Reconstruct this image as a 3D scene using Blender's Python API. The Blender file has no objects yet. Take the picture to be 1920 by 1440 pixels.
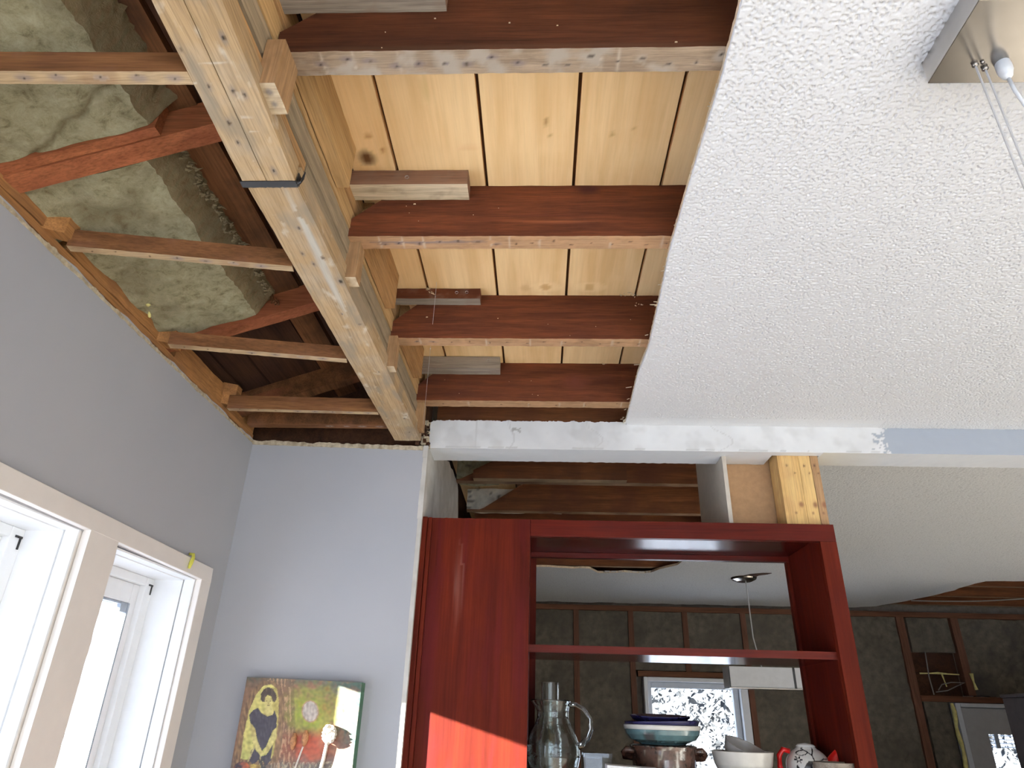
import bpy, math, random
from mathutils import Vector, Matrix, noise
import numpy as np

random.seed(7)
C = bpy.context.scene.collection
SC = bpy.context.scene
EZ = 1.62                      # eye height; heights below are written relative to the eye, EZ is added when meshes are built

# ------------------------------------------------------------------ camera
F = 1265.0
yaw, pitch, roll = map(math.radians, (-2.74, 26.1, 1.68))
fw = Vector((math.sin(yaw)*math.cos(pitch), math.cos(yaw)*math.cos(pitch), math.sin(pitch)))
r0 = Vector((math.cos(yaw), -math.sin(yaw), 0)); u0 = r0.cross(fw)
rt = math.cos(roll)*r0 + math.sin(roll)*u0
up = -math.sin(roll)*r0 + math.cos(roll)*u0
cam = bpy.data.cameras.new('camera')
cam.sensor_fit = 'HORIZONTAL'; cam.sensor_width = 36.0; cam.lens = F/1920*36.0
cam.clip_start = 0.02; cam.clip_end = 300
co = bpy.data.objects.new('camera', cam); C.objects.link(co)
m = Matrix((rt, up, -fw)).transposed().to_4x4(); m.translation = Vector((0, 0, EZ))
co.matrix_world = m
SC.camera = co

# ------------------------------------------------------------------ world, sun, exposure
SC.view_settings.view_transform = 'Standard'
SC.view_settings.look = 'None'
SC.view_settings.gamma = 1.0
SC.view_settings.use_curve_mapping = False
SC.view_settings.exposure = -1.43
SC.cycles.use_denoising = True
SC.cycles.max_bounces = 20
SC.cycles.transmission_bounces = 16
SC.cycles.diffuse_bounces = 8
SC.cycles.sample_clamp_indirect = 8.0
SC.cycles.caustics_reflective = False
SC.cycles.caustics_refractive = False
W = bpy.data.worlds.new('sky'); SC.world = W; W.use_nodes = True
nt = W.node_tree; nt.nodes.clear()
bg = nt.nodes.new('ShaderNodeBackground'); wo = nt.nodes.new('ShaderNodeOutputWorld')
tc = nt.nodes.new('ShaderNodeTexCoord'); sx = nt.nodes.new('ShaderNodeSeparateXYZ'); rp = nt.nodes.new('ShaderNodeValToRGB')
nt.links.new(tc.outputs['Generated'], sx.inputs[0]); nt.links.new(sx.outputs['Z'], rp.inputs[0])
rp.color_ramp.elements[0].position = 0.0; rp.color_ramp.elements[0].color = (0.87, 0.93, 1.0, 1)
rp.color_ramp.elements[1].position = 0.75; rp.color_ramp.elements[1].color = (0.38, 0.56, 0.95, 1)
nt.links.new(rp.outputs[0], bg.inputs[0]); nt.links.new(bg.outputs[0], wo.inputs[0])
bg.inputs[1].default_value = 9.0
SUN = Vector((2.2, 1.0, -0.629)).normalized()
sl = bpy.data.lights.new('sun', 'SUN'); sl.energy = 400.0; sl.angle = math.radians(0.53); sl.color = (1.0, 0.975, 0.93)
so = bpy.data.objects.new('sun', sl); C.objects.link(so)
so.rotation_euler = SUN.to_track_quat('-Z', 'Y').to_euler()
so.location = (-8, -4, 6)


def portal(loc, rot, sx_, sy_):
    l = bpy.data.lights.new('window_portal', 'AREA'); l.shape = 'RECTANGLE'; l.size = sx_; l.size_y = sy_
    l.cycles.is_portal = True
    o = bpy.data.objects.new('window_portal', l); C.objects.link(o); o.location = loc; o.rotation_euler = rot


PI = math.pi
portal((-1.06, 1.0, EZ-0.26), (0, -PI/2, 0), 1.1, 1.6)       # left window pair
portal((-1.06, -1.65, EZ-0.5), (0, -PI/2, 0), 2.1, 2.1)      # patio window, left wall
portal((1.2, -3.12, EZ-0.45), (PI/2, 0, 0), 3.2, 2.1)        # window wall behind the viewer
portal((1.13, 5.62, EZ-0.26), (-PI/2, 0, 0), 0.8, 1.0)       # kitchen window


# ------------------------------------------------------------------ materials
def newmat(name):
    m = bpy.data.materials.new(name); m.use_nodes = True
    nt = m.node_tree; b = nt.nodes['Principled BSDF']
    return m, nt, b


def rgba(c, a=1.0):
    return (c[0], c[1], c[2], a)


def s2l(r, g, b):
    f = lambda v: ((v/255)/12.92 if v/255 <= 0.04045 else (((v/255)+0.055)/1.055)**2.4)
    return (f(r), f(g), f(b))


def node(nt, t, **kw):
    n = nt.nodes.new(t)
    for k, v in kw.items():
        setattr(n, k, v)
    return n


def noise_node(nt, vec, scale, detail=4, rough=0.6, dist=0.0):
    n = node(nt, 'ShaderNodeTexNoise'); n.inputs['Scale'].default_value = scale
    n.inputs['Detail'].default_value = detail; n.inputs['Roughness'].default_value = rough
    n.inputs['Distortion'].default_value = dist
    if vec is not None:
        nt.links.new(vec, n.inputs['Vector'])
    return n


def ramp(nt, fac, stops):
    r = node(nt, 'ShaderNodeValToRGB'); e = r.color_ramp.elements
    while len(e) < len(stops):
        e.new(0.5)
    for i, (p, c) in enumerate(stops):
        e[i].position = p; e[i].color = rgba(c)
    nt.links.new(fac, r.inputs[0])
    return r


def mix(nt, fac, a, b, mode='MIX'):
    mx = node(nt, 'ShaderNodeMix', data_type='RGBA', blend_type=mode)
    for s, v in ((mx.inputs[0], fac), (mx.inputs[6], a), (mx.inputs[7], b)):
        if hasattr(v, 'links') or isinstance(v, bpy.types.NodeSocket):
            nt.links.new(v, s)
        elif isinstance(v, (int, float)):
            s.default_value = v
        else:
            s.default_value = rgba(v)
    return mx.outputs[2]


def objvec(nt, scale=(1, 1, 1)):
    t = node(nt, 'ShaderNodeTexCoord'); mp = node(nt, 'ShaderNodeMapping')
    mp.inputs['Scale'].default_value = scale
    oi = node(nt, 'ShaderNodeObjectInfo')
    add = node(nt, 'ShaderNodeVectorMath', operation='ADD')
    mul = node(nt, 'ShaderNodeVectorMath', operation='MULTIPLY'); mul.inputs[1].default_value = (7.3, 3.1, 5.7)
    cmb = node(nt, 'ShaderNodeCombineXYZ')
    for i in range(3):
        nt.links.new(oi.outputs['Random'], cmb.inputs[i])
    nt.links.new(cmb.outputs[0], mul.inputs[0])
    nt.links.new(t.outputs['Object'], add.inputs[0]); nt.links.new(mul.outputs[0], add.inputs[1])
    nt.links.new(add.outputs[0], mp.inputs['Vector'])
    return mp.outputs[0]


def bump(nt, b, height, strength=0.3, dist=0.002):
    bp = node(nt, 'ShaderNodeBump'); bp.inputs['Strength'].default_value = strength; bp.inputs['Distance'].default_value = dist
    nt.links.new(height, bp.inputs['Height']); nt.links.new(bp.outputs[0], b.inputs['Normal'])


def wood(name, dark, light, axis='x', fine=90, rough=0.75, blotch=None, blotch_amt=0.5, bmp=0.25, spec=0.1, grain=0.70):
    m, nt, b = newmat(name)
    k = {'x': (0.06, 1, 1), 'y': (1, 0.06, 1), 'z': (1, 1, 0.06)}[axis]
    v = objvec(nt, k)
    n1 = noise_node(nt, v, fine, 5, 0.62, 0.4)
    n2 = noise_node(nt, v, fine*0.22, 3, 0.5, 1.2)
    ad = node(nt, 'ShaderNodeMath', operation='MULTIPLY_ADD'); ad.inputs[1].default_value = 0.45
    nt.links.new(n1.outputs[0], ad.inputs[0])
    m2 = node(nt, 'ShaderNodeMath', operation='MULTIPLY'); m2.inputs[1].default_value = 0.55
    nt.links.new(n2.outputs[0], m2.inputs[0]); nt.links.new(m2.outputs[0], ad.inputs[2])
    r = ramp(nt, ad.outputs[0], [(0.34, dark), (0.66, light)])
    col = r.outputs[0]
    if blotch:
        v2 = objvec(nt, (1, 1, 1))
        n3 = noise_node(nt, v2, 9, 4, 0.6)
        rr = ramp(nt, n3.outputs[0], [(0.45, (0, 0, 0)), (0.72, (blotch_amt,)*3)])
        col = mix(nt, rr.outputs[0], col, blotch)
    k3 = {'x': (0.03, 1, 1), 'y': (1, 0.03, 1), 'z': (1, 1, 0.03)}[axis]
    n4 = noise_node(nt, objvec(nt, k3), fine*4.5, 3, 0.6)
    r4 = ramp(nt, n4.outputs[0], [(0.36, (grain,)*3), (0.56, (1, 1, 1))])
    col = mix(nt, 1.0, col, r4.outputs[0], 'MULTIPLY')
    n5 = noise_node(nt, objvec(nt, k), 34, 4, 0.7, 0.8)
    r5 = ramp(nt, n5.outputs[0], [(0.30, (min(1, grain+0.02),)*3), (0.52, (1, 1, 1)), (0.8, (1, 1, 1))])
    col = mix(nt, 0.8, col, r5.outputs[0], 'MULTIPLY')
    at = node(nt, 'ShaderNodeAttribute'); at.attribute_name = 'stain'
    col = mix(nt, at.outputs['Alpha'], col, at.outputs['Color'])
    nt.links.new(col, b.inputs['Base Color'])
    b.inputs['Roughness'].default_value = rough
    b.inputs['Specular IOR Level'].default_value = spec
    bump(nt, b, ad.outputs[0], bmp, 0.0015)
    return m


def plain(name, col, rough=0.6, metal=0.0, spec=0.4, nz=0.04, nscale=30, bmp=0.0, trans=0.0, ior=1.45):
    m, nt, b = newmat(name)
    v = objvec(nt)
    n = noise_node(nt, v, nscale, 4, 0.6)
    d = tuple(max(0, c*(1-nz*2.2)) for c in col); l = tuple(min(1, c*(1+nz*2.2)) for c in col)
    r = ramp(nt, n.outputs[0], [(0.3, d), (0.7, l)])
    at = node(nt, 'ShaderNodeAttribute'); at.attribute_name = 'stain'
    c = mix(nt, at.outputs['Alpha'], r.outputs[0], at.outputs['Color'])
    nt.links.new(c, b.inputs['Base Color'])
    b.inputs['Roughness'].default_value = rough; b.inputs['Metallic'].default_value = metal
    b.inputs['Specular IOR Level'].default_value = spec
    b.inputs['Transmission Weight'].default_value = trans; b.inputs['IOR'].default_value = ior
    if bmp:
        bump(nt, b, n.outputs[0], bmp, 0.002)
    return m


MAT = {}
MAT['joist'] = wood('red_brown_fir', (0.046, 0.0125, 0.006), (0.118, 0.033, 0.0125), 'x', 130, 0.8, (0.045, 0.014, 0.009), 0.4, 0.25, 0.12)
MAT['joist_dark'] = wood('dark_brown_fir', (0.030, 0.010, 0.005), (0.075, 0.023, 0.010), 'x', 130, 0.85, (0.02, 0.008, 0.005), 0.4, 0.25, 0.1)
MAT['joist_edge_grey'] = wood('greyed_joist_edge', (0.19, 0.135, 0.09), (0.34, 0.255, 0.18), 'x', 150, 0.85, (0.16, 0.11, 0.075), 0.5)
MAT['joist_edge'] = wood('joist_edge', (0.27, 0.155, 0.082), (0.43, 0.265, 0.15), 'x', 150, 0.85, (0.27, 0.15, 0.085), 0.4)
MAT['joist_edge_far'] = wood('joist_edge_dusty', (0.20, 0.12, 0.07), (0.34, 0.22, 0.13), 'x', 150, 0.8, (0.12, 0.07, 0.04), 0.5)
MAT['joist_far'] = wood('brown_fir_kitchen', (0.062, 0.022, 0.009), (0.15, 0.056, 0.022), 'x', 110, 0.75, (0.05, 0.018, 0.01), 0.4)
MAT['deck'] = wood('pale_pine_boards', (0.70, 0.46, 0.22), (0.88, 0.645, 0.36), 'y', 55, 0.6, (0.84, 0.60, 0.33), 0.5, 0.08, 0.1, 0.95)
MAT['beam'] = wood('weathered_fir_beam', (0.28, 0.185, 0.098), (0.47, 0.33, 0.185), 'y', 70, 0.85, (0.42, 0.34, 0.25), 0.6, 0.35)
MAT['beam_orange'] = wood('orange_fir', (0.25, 0.13, 0.052), (0.42, 0.24, 0.105), 'y', 80, 0.8, (0.30, 0.19, 0.10), 0.4)
MAT['beam_grey'] = wood('grey_fir', (0.20, 0.155, 0.10), (0.36, 0.28, 0.19), 'y', 80, 0.85, (0.22, 0.17, 0.11), 0.4)
MAT['pine_side'] = wood('yellow_pine', (0.36, 0.22, 0.095), (0.52, 0.34, 0.165), 'y', 60, 0.75)
MAT['block'] = wood('short_fir_block', (0.22, 0.125, 0.06), (0.36, 0.22, 0.115), 'z', 80, 0.8, (0.22, 0.13, 0.07), 0.5)
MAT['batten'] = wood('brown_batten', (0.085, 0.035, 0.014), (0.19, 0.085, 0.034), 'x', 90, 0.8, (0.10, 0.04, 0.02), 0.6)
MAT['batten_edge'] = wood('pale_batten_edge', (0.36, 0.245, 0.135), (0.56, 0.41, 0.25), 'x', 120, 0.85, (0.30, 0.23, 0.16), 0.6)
MAT['rafter'] = wood('reddish_rafter', (0.17, 0.052, 0.022), (0.32, 0.115, 0.050), 'x', 80, 0.9, (0.20, 0.06, 0.03), 0.5)
MAT['plate'] = wood('wall_plate_fir', (0.19, 0.085, 0.028), (0.36, 0.175, 0.065), 'y', 80, 0.8, (0.16, 0.07, 0.03), 0.5)
MAT['dark_board'] = wood('dark_roof_boards', (0.022, 0.010, 0.006), (0.06, 0.026, 0.013), 'y', 60, 0.85, (0.025, 0.012, 0.01), 0.6)
MAT['roof_brown'] = wood('brown_roof_boards', (0.065, 0.028, 0.012), (0.16, 0.066, 0.027), 'y', 60, 0.85, (0.03, 0.015, 0.01), 0.8)
MAT['underlay'] = plain('brown_underlay', (0.14, 0.065, 0.025), 0.9)
MAT['cleat_pale'] = wood('pale_cleat', (0.46, 0.36, 0.23), (0.66, 0.54, 0.38), 'x', 90, 0.7)
MAT['cleat_grey'] = wood('weathered_cleat', (0.17, 0.135, 0.105), (0.30, 0.26, 0.215), 'x', 90, 0.8)
MAT['cleat_side'] = wood('brown_cleat_side', (0.11, 0.055, 0.035), (0.20, 0.11, 0.07), 'x', 90, 0.8)
MAT['mahogany'] = wood('red_mahogany', (0.034, 0.0036, 0.0020), (0.088, 0.0105, 0.0036), 'z', 45, 0.62, (0.05, 0.006, 0.0045), 0.5, 0.05, 0.055, 0.82)
MAT['mahogany_shiny'] = wood('polished_mahogany', (0.040, 0.0045, 0.0035), (0.080, 0.0095, 0.005), 'x', 45, 0.17, (0.05, 0.006, 0.005), 0.5, 0.03, 0.75)
MAT['mahogany_x'] = wood('red_mahogany_rail', (0.040, 0.0048, 0.0036), (0.080, 0.0100, 0.0055), 'x', 45, 0.30, (0.06, 0.007, 0.006), 0.5, 0.04, 0.07)
MAT['post'] = wood('yellow_fir_post', (0.48, 0.29, 0.11), (0.68, 0.46, 0.20), 'z', 70, 0.75, (0.60, 0.40, 0.15), 0.4)
MAT['mdf'] = plain('brown_fibreboard', (0.33, 0.195, 0.10), 0.85, nz=0.05, nscale=60)
MAT['mdf_pale'] = plain('pale_melamine', (0.47, 0.42, 0.35), 0.6, nz=0.03)
MAT['trim'] = plain('white_painted_trim', (0.84, 0.80, 0.76), 0.45, nz=0.015, nscale=12)
MAT['vinyl'] = plain('white_vinyl', (0.85, 0.86, 0.87), 0.35, nz=0.01)
MAT['vinyl_grey'] = plain('grey_vinyl', (0.55, 0.58, 0.62), 0.4, nz=0.02)
MAT['gasket'] = plain('grey_blue_gasket', (0.30, 0.34, 0.40), 0.5, nz=0.1)
MAT['black'] = plain('black_steel', (0.012, 0.012, 0.014), 0.5, nz=0.1)
MAT['yellow'] = plain('yellow_plastic', (0.60, 0.58, 0.10), 0.4, nz=0.1)
MAT['foam'] = plain('yellow_foam', (0.62, 0.56, 0.22), 0.8, nz=0.12, bmp=0.5)
MAT['floor'] = wood('oak_floor', (0.26, 0.235, 0.205), (0.36, 0.33, 0.29), 'y', 20, 0.4)
MAT['kfloor'] = plain('kitchen_floor', (0.40, 0.37, 0.33), 0.5)
MAT['snow'] = plain('snow_ground', (0.79, 0.82, 0.87), 0.9, nz=0.03, nscale=2)
MAT['cream_edge'] = plain('torn_plaster', (0.44, 0.375, 0.27), 0.9, nz=0.14, nscale=90, bmp=0.8)
MAT['paper_edge'] = plain('drywall_core_edge', (0.66, 0.55, 0.40), 0.9, nz=0.1, nscale=120, bmp=0.6)
MAT['steel'] = plain('polished_steel', (0.30, 0.275, 0.25), 0.22, metal=1.0, nz=0.02)
MAT['steel_side'] = plain('brushed_steel', (0.50, 0.48, 0.46), 0.38, metal=0.9, nz=0.03)
MAT['cable'] = plain('grey_cable', (0.45, 0.44, 0.43), 0.4, nz=0.02)
MAT['wire'] = plain('dusty_wire', (0.20, 0.185, 0.17), 0.6)
MAT['white_plastic'] = plain('white_plastic', (0.75, 0.76, 0.76), 0.35, nz=0.02)
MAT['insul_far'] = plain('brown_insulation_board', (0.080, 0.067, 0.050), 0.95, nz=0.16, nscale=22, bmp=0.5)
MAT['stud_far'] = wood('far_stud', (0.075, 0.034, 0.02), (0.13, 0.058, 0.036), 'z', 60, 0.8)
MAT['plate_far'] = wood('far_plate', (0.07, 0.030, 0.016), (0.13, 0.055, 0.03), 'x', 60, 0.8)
MAT['bowl_blue'] = plain('navy_glaze', (0.012, 0.011, 0.045), 0.2, spec=0.6, nz=0.1)
MAT['bowl_teal'] = plain('teal_glaze', (0.065, 0.115, 0.125), 0.2, spec=0.6, nz=0.12)
MAT['bowl_white'] = plain('cream_glaze', (0.58, 0.56, 0.51), 0.2, spec=0.6, nz=0.03)
MAT['pot_brown'] = plain('brown_speckled_glaze', (0.055, 0.028, 0.02), 0.16, spec=0.7, nz=0.35, nscale=60, bmp=0.15)
MAT['red_glaze'] = plain('red_glaze', (0.45, 0.008, 0.008), 0.2, spec=0.6, nz=0.05)
MAT['tea'] = plain('white_painted_glaze', (0.72, 0.70, 0.65), 0.2, spec=0.5, nz=0.02)
MAT['shade'] = plain('frosted_lamp_shade', (0.62, 0.62, 0.62), 0.35, nz=0.02)
MAT['door_paint'] = plain('grey_white_door', (0.36, 0.36, 0.37), 0.5, nz=0.02)
MAT['dark_cab'] = plain('dark_cupboard', (0.035, 0.025, 0.025), 0.5, nz=0.1)
MAT['red_fabric'] = plain('red_enamel', (0.28, 0.008, 0.014), 0.4, nz=0.1)
MAT['kwall'] = plain('kitchen_side_wall', (0.12, 0.10, 0.08), 0.9, nz=0.1)
MAT['bark'] = plain('bark', (0.18, 0.15, 0.13), 0.9, nz=0.2, nscale=8)


def insulation_mat():
    m, nt, b = newmat('mineral_wool')
    v = objvec(nt, (1, 1, 1))
    n1 = noise_node(nt, v, 40, 8, 0.72, 0.35); n2 = noise_node(nt, v, 260, 4, 0.7)
    r = ramp(nt, n1.outputs[0], [(0.30, (0.12, 0.095, 0.05)), (0.46, (0.29, 0.265, 0.165)), (0.72, (0.44, 0.415, 0.29))])
    c = mix(nt, 0.25, r.outputs[0], n2.outputs[0], 'MULTIPLY')
    at = node(nt, 'ShaderNodeAttribute'); at.attribute_name = 'stain'
    c = mix(nt, at.outputs['Alpha'], c, at.outputs['Color'])
    nt.links.new(c, b.inputs['Base Color']); b.inputs['Roughness'].default_value = 1.0
    b.inputs['Specular IOR Level'].default_value = 0.05
    bump(nt, b, n1.outputs[0], 0.9, 0.006)
    return m


MAT['wool'] = insulation_mat()


def wall_mat(name, col, tint, s=3.0):
    m, nt, b = newmat(name)
    v = objvec(nt)
    n1 = noise_node(nt, v, s, 3, 0.5); n2 = noise_node(nt, v, 420, 3, 0.6)
    r = ramp(nt, n1.outputs[0], [(0.35, col), (0.7, tint)])
    at = node(nt, 'ShaderNodeAttribute'); at.attribute_name = 'stain'
    c = mix(nt, at.outputs['Alpha'], r.outputs[0], at.outputs['Color'])
    nt.links.new(c, b.inputs['Base Color']); b.inputs['Roughness'].default_value = 0.75
    b.inputs['Specular IOR Level'].default_value = 0.25
    bump(nt, b, n2.outputs[0], 0.12, 0.001)
    return m


MAT['wall'] = wall_mat('grey_wall_paint', (0.36, 0.37, 0.40), (0.39, 0.395, 0.42))
MAT['wall_room'] = wall_mat('pale_room_paint', (0.44, 0.425, 0.395), (0.48, 0.465, 0.435))
MAT['wall_side'] = wall_mat('chalky_plaster', (0.46, 0.44, 0.40), (0.62, 0.60, 0.56), 14)
MAT['plaster'] = wall_mat('white_joint_plaster', (0.66, 0.66, 0.65), (0.76, 0.76, 0.745), 9)
MAT['soffit'] = wall_mat('soffit_paint', (0.78, 0.80, 0.82), (0.82, 0.83, 0.84), 7)


def popcorn(name, col, smooth_band=None, dist=0.004, scale=150):
    m, nt, b = newmat(name)
    t = node(nt, 'ShaderNodeTexCoord'); v = t.outputs['Object']
    n1 = noise_node(nt, v, scale, 3, 0.65, 0.3)
    n2 = noise_node(nt, v, scale*0.55, 2, 0.5)
    vo = node(nt, 'ShaderNodeTexVoronoi'); vo.inputs['Scale'].default_value = scale*0.75; vo.feature = 'SMOOTH_F1'
    nt.links.new(v, vo.inputs['Vector'])
    s1 = node(nt, 'ShaderNodeMath', operation='SUBTRACT'); nt.links.new(n1.outputs[0], s1.inputs[0]); nt.links.new(vo.outputs['Distance'], s1.inputs[1])
    s2 = node(nt, 'ShaderNodeMath', operation='ADD'); nt.links.new(s1.outputs[0], s2.inputs[0]); nt.links.new(n2.outputs[0], s2.inputs[1])
    h = s2.outputs[0]
    # base colour darkened in the pits to stand in for their shading
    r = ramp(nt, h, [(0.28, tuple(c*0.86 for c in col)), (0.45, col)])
    c = r.outputs[0]
    st = 1.0
    if smooth_band:
        g = node(nt, 'ShaderNodeNewGeometry'); s = node(nt, 'ShaderNodeSeparateXYZ'); nt.links.new(g.outputs['Position'], s.inputs[0])
        a = node(nt, 'ShaderNodeMath', operation='LESS_THAN'); a.inputs[1].default_value = smooth_band[0]; nt.links.new(s.outputs['X'], a.inputs[0])
        b2 = node(nt, 'ShaderNodeMath', operation='GREATER_THAN'); b2.inputs[1].default_value = smooth_band[1]; nt.links.new(s.outputs['Y'], b2.inputs[0])
        mu = node(nt, 'ShaderNodeMath', operation='MULTIPLY'); nt.links.new(a.outputs[0], mu.inputs[0]); nt.links.new(b2.outputs[0], mu.inputs[1])
        c = mix(nt, mu.outputs[0], c, (0.66, 0.655, 0.63))
        inv = node(nt, 'ShaderNodeMath', operation='SUBTRACT'); inv.inputs[0].default_value = 1.0; nt.links.new(mu.outputs[0], inv.inputs[1])
        hm = node(nt, 'ShaderNodeMath', operation='MULTIPLY'); nt.links.new(h, hm.inputs[0]); nt.links.new(inv.outputs[0], hm.inputs[1]); h = hm.outputs[0]
    nt.links.new(c, b.inputs['Base Color']); b.inputs['Roughness'].default_value = 0.95; b.inputs['Specular IOR Level'].default_value = 0.1
    bump(nt, b, h, 1.0, dist)
    return m


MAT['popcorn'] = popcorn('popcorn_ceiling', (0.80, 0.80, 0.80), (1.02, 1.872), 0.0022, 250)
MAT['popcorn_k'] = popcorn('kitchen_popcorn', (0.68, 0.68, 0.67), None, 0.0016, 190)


MAT['popcorn_relief'] = plain('popcorn_relief', (0.75, 0.757, 0.765), 0.95, spec=0.1, nz=0.02, nscale=300)


def glass_mat(name, col=(1, 1, 1), rough=0.0, bmp=0.0, thin=False):
    m, nt, b = newmat(name)
    if thin:                       # a window pane: clear to light, mirror-like at a slant
        tr = node(nt, 'ShaderNodeBsdfTransparent'); gl = node(nt, 'ShaderNodeBsdfGlossy'); gl.inputs['Roughness'].default_value = 0.0
        fr = node(nt, 'ShaderNodeFresnel'); fr.inputs[0].default_value = 1.45
        mx = node(nt, 'ShaderNodeMixShader'); tr.inputs[0].default_value = rgba(col)
        ge = node(nt, 'ShaderNodeNewGeometry'); iv = node(nt, 'ShaderNodeMath', operation='SUBTRACT'); iv.inputs[0].default_value = 1.0
        nt.links.new(ge.outputs['Backfacing'], iv.inputs[1]); fm = node(nt, 'ShaderNodeMath', operation='MULTIPLY')
        nt.links.new(fr.outputs[0], fm.inputs[0]); nt.links.new(iv.outputs[0], fm.inputs[1])
        nt.links.new(fm.outputs[0], mx.inputs[0]); nt.links.new(tr.outputs[0], mx.inputs[1]); nt.links.new(gl.outputs[0], mx.inputs[2])
        nt.links.new(mx.outputs[0], nt.nodes['Material Output'].inputs[0])
        return m
    b.inputs['Base Color'].default_value = rgba(col); b.inputs['Transmission Weight'].default_value = 1.0
    b.inputs['Roughness'].default_value = rough; b.inputs['IOR'].default_value = 1.45
    if bmp:
        v = objvec(nt); n = noise_node(nt, v, 90, 3, 0.6); bump(nt, b, n.outputs[0], bmp, 0.0012)
    return m


MAT['pane'] = glass_mat('window_pane', (0.97, 0.98, 0.98), thin=True)
MAT['glass'] = glass_mat('seeded_glass', (0.93, 0.97, 0.95), 0.01, 0.22)
MAT['glass_clear'] = glass_mat('clear_glass', (0.95, 0.98, 0.97), 0.0, 0.0)


# ------------------------------------------------------------------ mesh helpers
class MB:
    def __init__(s):
        s.v = []; s.f = []; s.mi = []; s.c = []; s.has = False

    def add(s, vs, fs, mi=0, cols=None):
        o = len(s.v); s.v += [tuple(p) for p in vs]; s.f += [tuple(i+o for i in f) for f in fs]
        s.mi += (mi if isinstance(mi, list) else [mi]*len(fs))
        if cols is not None:
            s.has = True; s.c += cols
        else:
            s.c += [(0, 0, 0, 0)]*len(vs)
        return s

    def hexa(s, p, mi=0):          # p: 8 points, bottom loop 0-3, top loop 4-7
        return s.add(p, [(3, 2, 1, 0), (4, 5, 6, 7), (0, 1, 5, 4), (1, 2, 6, 5), (2, 3, 7, 6), (3, 0, 4, 7)], mi)

    def box(s, x0, x1, y0, y1, z0, z1, mi=0):
        return s.hexa([(x0, y0, z0), (x1, y0, z0), (x1, y1, z0), (x0, y1, z0), (x0, y0, z1), (x1, y0, z1), (x1, y1, z1), (x0, y1, z1)], mi)

    def prism(s, poly, lo, hi, axis='z', mi=0, side=None):
        n = len(poly)
        def P(a, b, t):
            return {'z': (a, b, t), 'x': (t, a, b), 'y': (a, t, b)}[axis]
        vs = [P(a, b, lo) for a, b in poly]+[P(a, b, hi) for a, b in poly]
        fs = [tuple(range(n-1, -1, -1)), tuple(range(n, 2*n))]+[(i, (i+1) % n, n+(i+1) % n, n+i) for i in range(n)]
        return s.add(vs, fs, [mi, mi]+[mi if side is None else side]*n)

    def gbox(s, lo, hi, res, stain=None, jit=0.0, xf=None, mi=0, bottom_mi=None, faces='all', jscale=30):
        lo = Vector(lo); hi = Vector(hi)
        spec = [(2, 0, 1, lo, 0), (2, 0, 1, hi, 1), (1, 0, 2, lo, 0), (1, 0, 2, hi, 1), (0, 1, 2, lo, 0), (0, 1, 2, hi, 1)]
        for ax, a, b, src, side in spec:
            na = max(1, int(round((hi[a]-lo[a])/res))); nb = max(1, int(round((hi[b]-lo[b])/res)))
            vs = []; cs = []
            for j in range(nb+1):
                for i in range(na+1):
                    p = Vector((0, 0, 0)); p[ax] = src[ax]; p[a] = lo[a]+(hi[a]-lo[a])*i/na; p[b] = lo[b]+(hi[b]-lo[b])*j/nb
                    cs.append(stain(p, ax, side) if stain else (0, 0, 0, 0))
                    if jit:
                        p = p+jit*noise.noise_vector(p*jscale)
                    if xf:
                        p = Vector(xf(p))
                    vs.append(p)
            flip = (side == 0) ^ (ax == 1)
            fs = []
            for j in range(nb):
                for i in range(na):
                    q = (j*(na+1)+i, j*(na+1)+i+1, (j+1)*(na+1)+i+1, (j+1)*(na+1)+i)
                    fs.append(q[::-1] if flip else q)
            m_ = bottom_mi if (bottom_mi is not None and ax == 2 and side == 0) else mi
            s.add(vs, fs, m_, cs if stain else None)
        return s

    def tube(s, pts, r, n=8, mi=0, closed=False):
        pts = [Vector(p) for p in pts]; N = len(pts); vs = []
        rr = r if isinstance(r, (list, tuple)) else [r]*N
        ref = Vector((0.13, 0.31, 0.94))
        for i, p in enumerate(pts):
            a = pts[max(i-1, 0)]; b = pts[min(i+1, N-1)]
            d = (b-a).normalized(); u = d.cross(ref).normalized(); w = d.cross(u)
            for k in range(n):
                t = 2*PI*k/n; vs.append(p+rr[i]*(math.cos(t)*u+math.sin(t)*w))
        fs = [(i*n+k, i*n+(k+1) % n, (i+1)*n+(k+1) % n, (i+1)*n+k) for i in range(N-1) for k in range(n)]
        fs += [tuple(range(n-1, -1, -1)), tuple(range((N-1)*n, N*n))]
        return s.add(vs, fs, mi)

    def lathe(s, prof, c=(0, 0, 0), n=40, rot=None, mi=0, col=None):
        if len(prof) > 5:          # tight loops beside every corner keep the shading clean
            q = [prof[0]]
            for (a, b) in zip(prof[:-1], prof[1:]):
                L = math.hypot(b[0]-a[0], b[1]-a[1])
                if L > 0.004:
                    for t in (0.0012/L, 1-0.0012/L):
                        q.append((a[0]+(b[0]-a[0])*t, a[1]+(b[1]-a[1])*t))
                q.append(b)
            prof = q
        vs = []; cs = []
        for r, z in prof:
            for k in range(n):
                t = 2*PI*k/n; p = Vector((r*math.cos(t), r*math.sin(t), z))
                if col:
                    cs.append(col(t, r, z))
                if rot:
                    p = rot @ p
                vs.append(p+Vector(c))
        fs = [(i*n+k, i*n+(k+1) % n, (i+1)*n+(k+1) % n, (i+1)*n+k) for i in range(len(prof)-1) for k in range(n)]
        return s.add(vs, fs, mi, cs if col else None)

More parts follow.
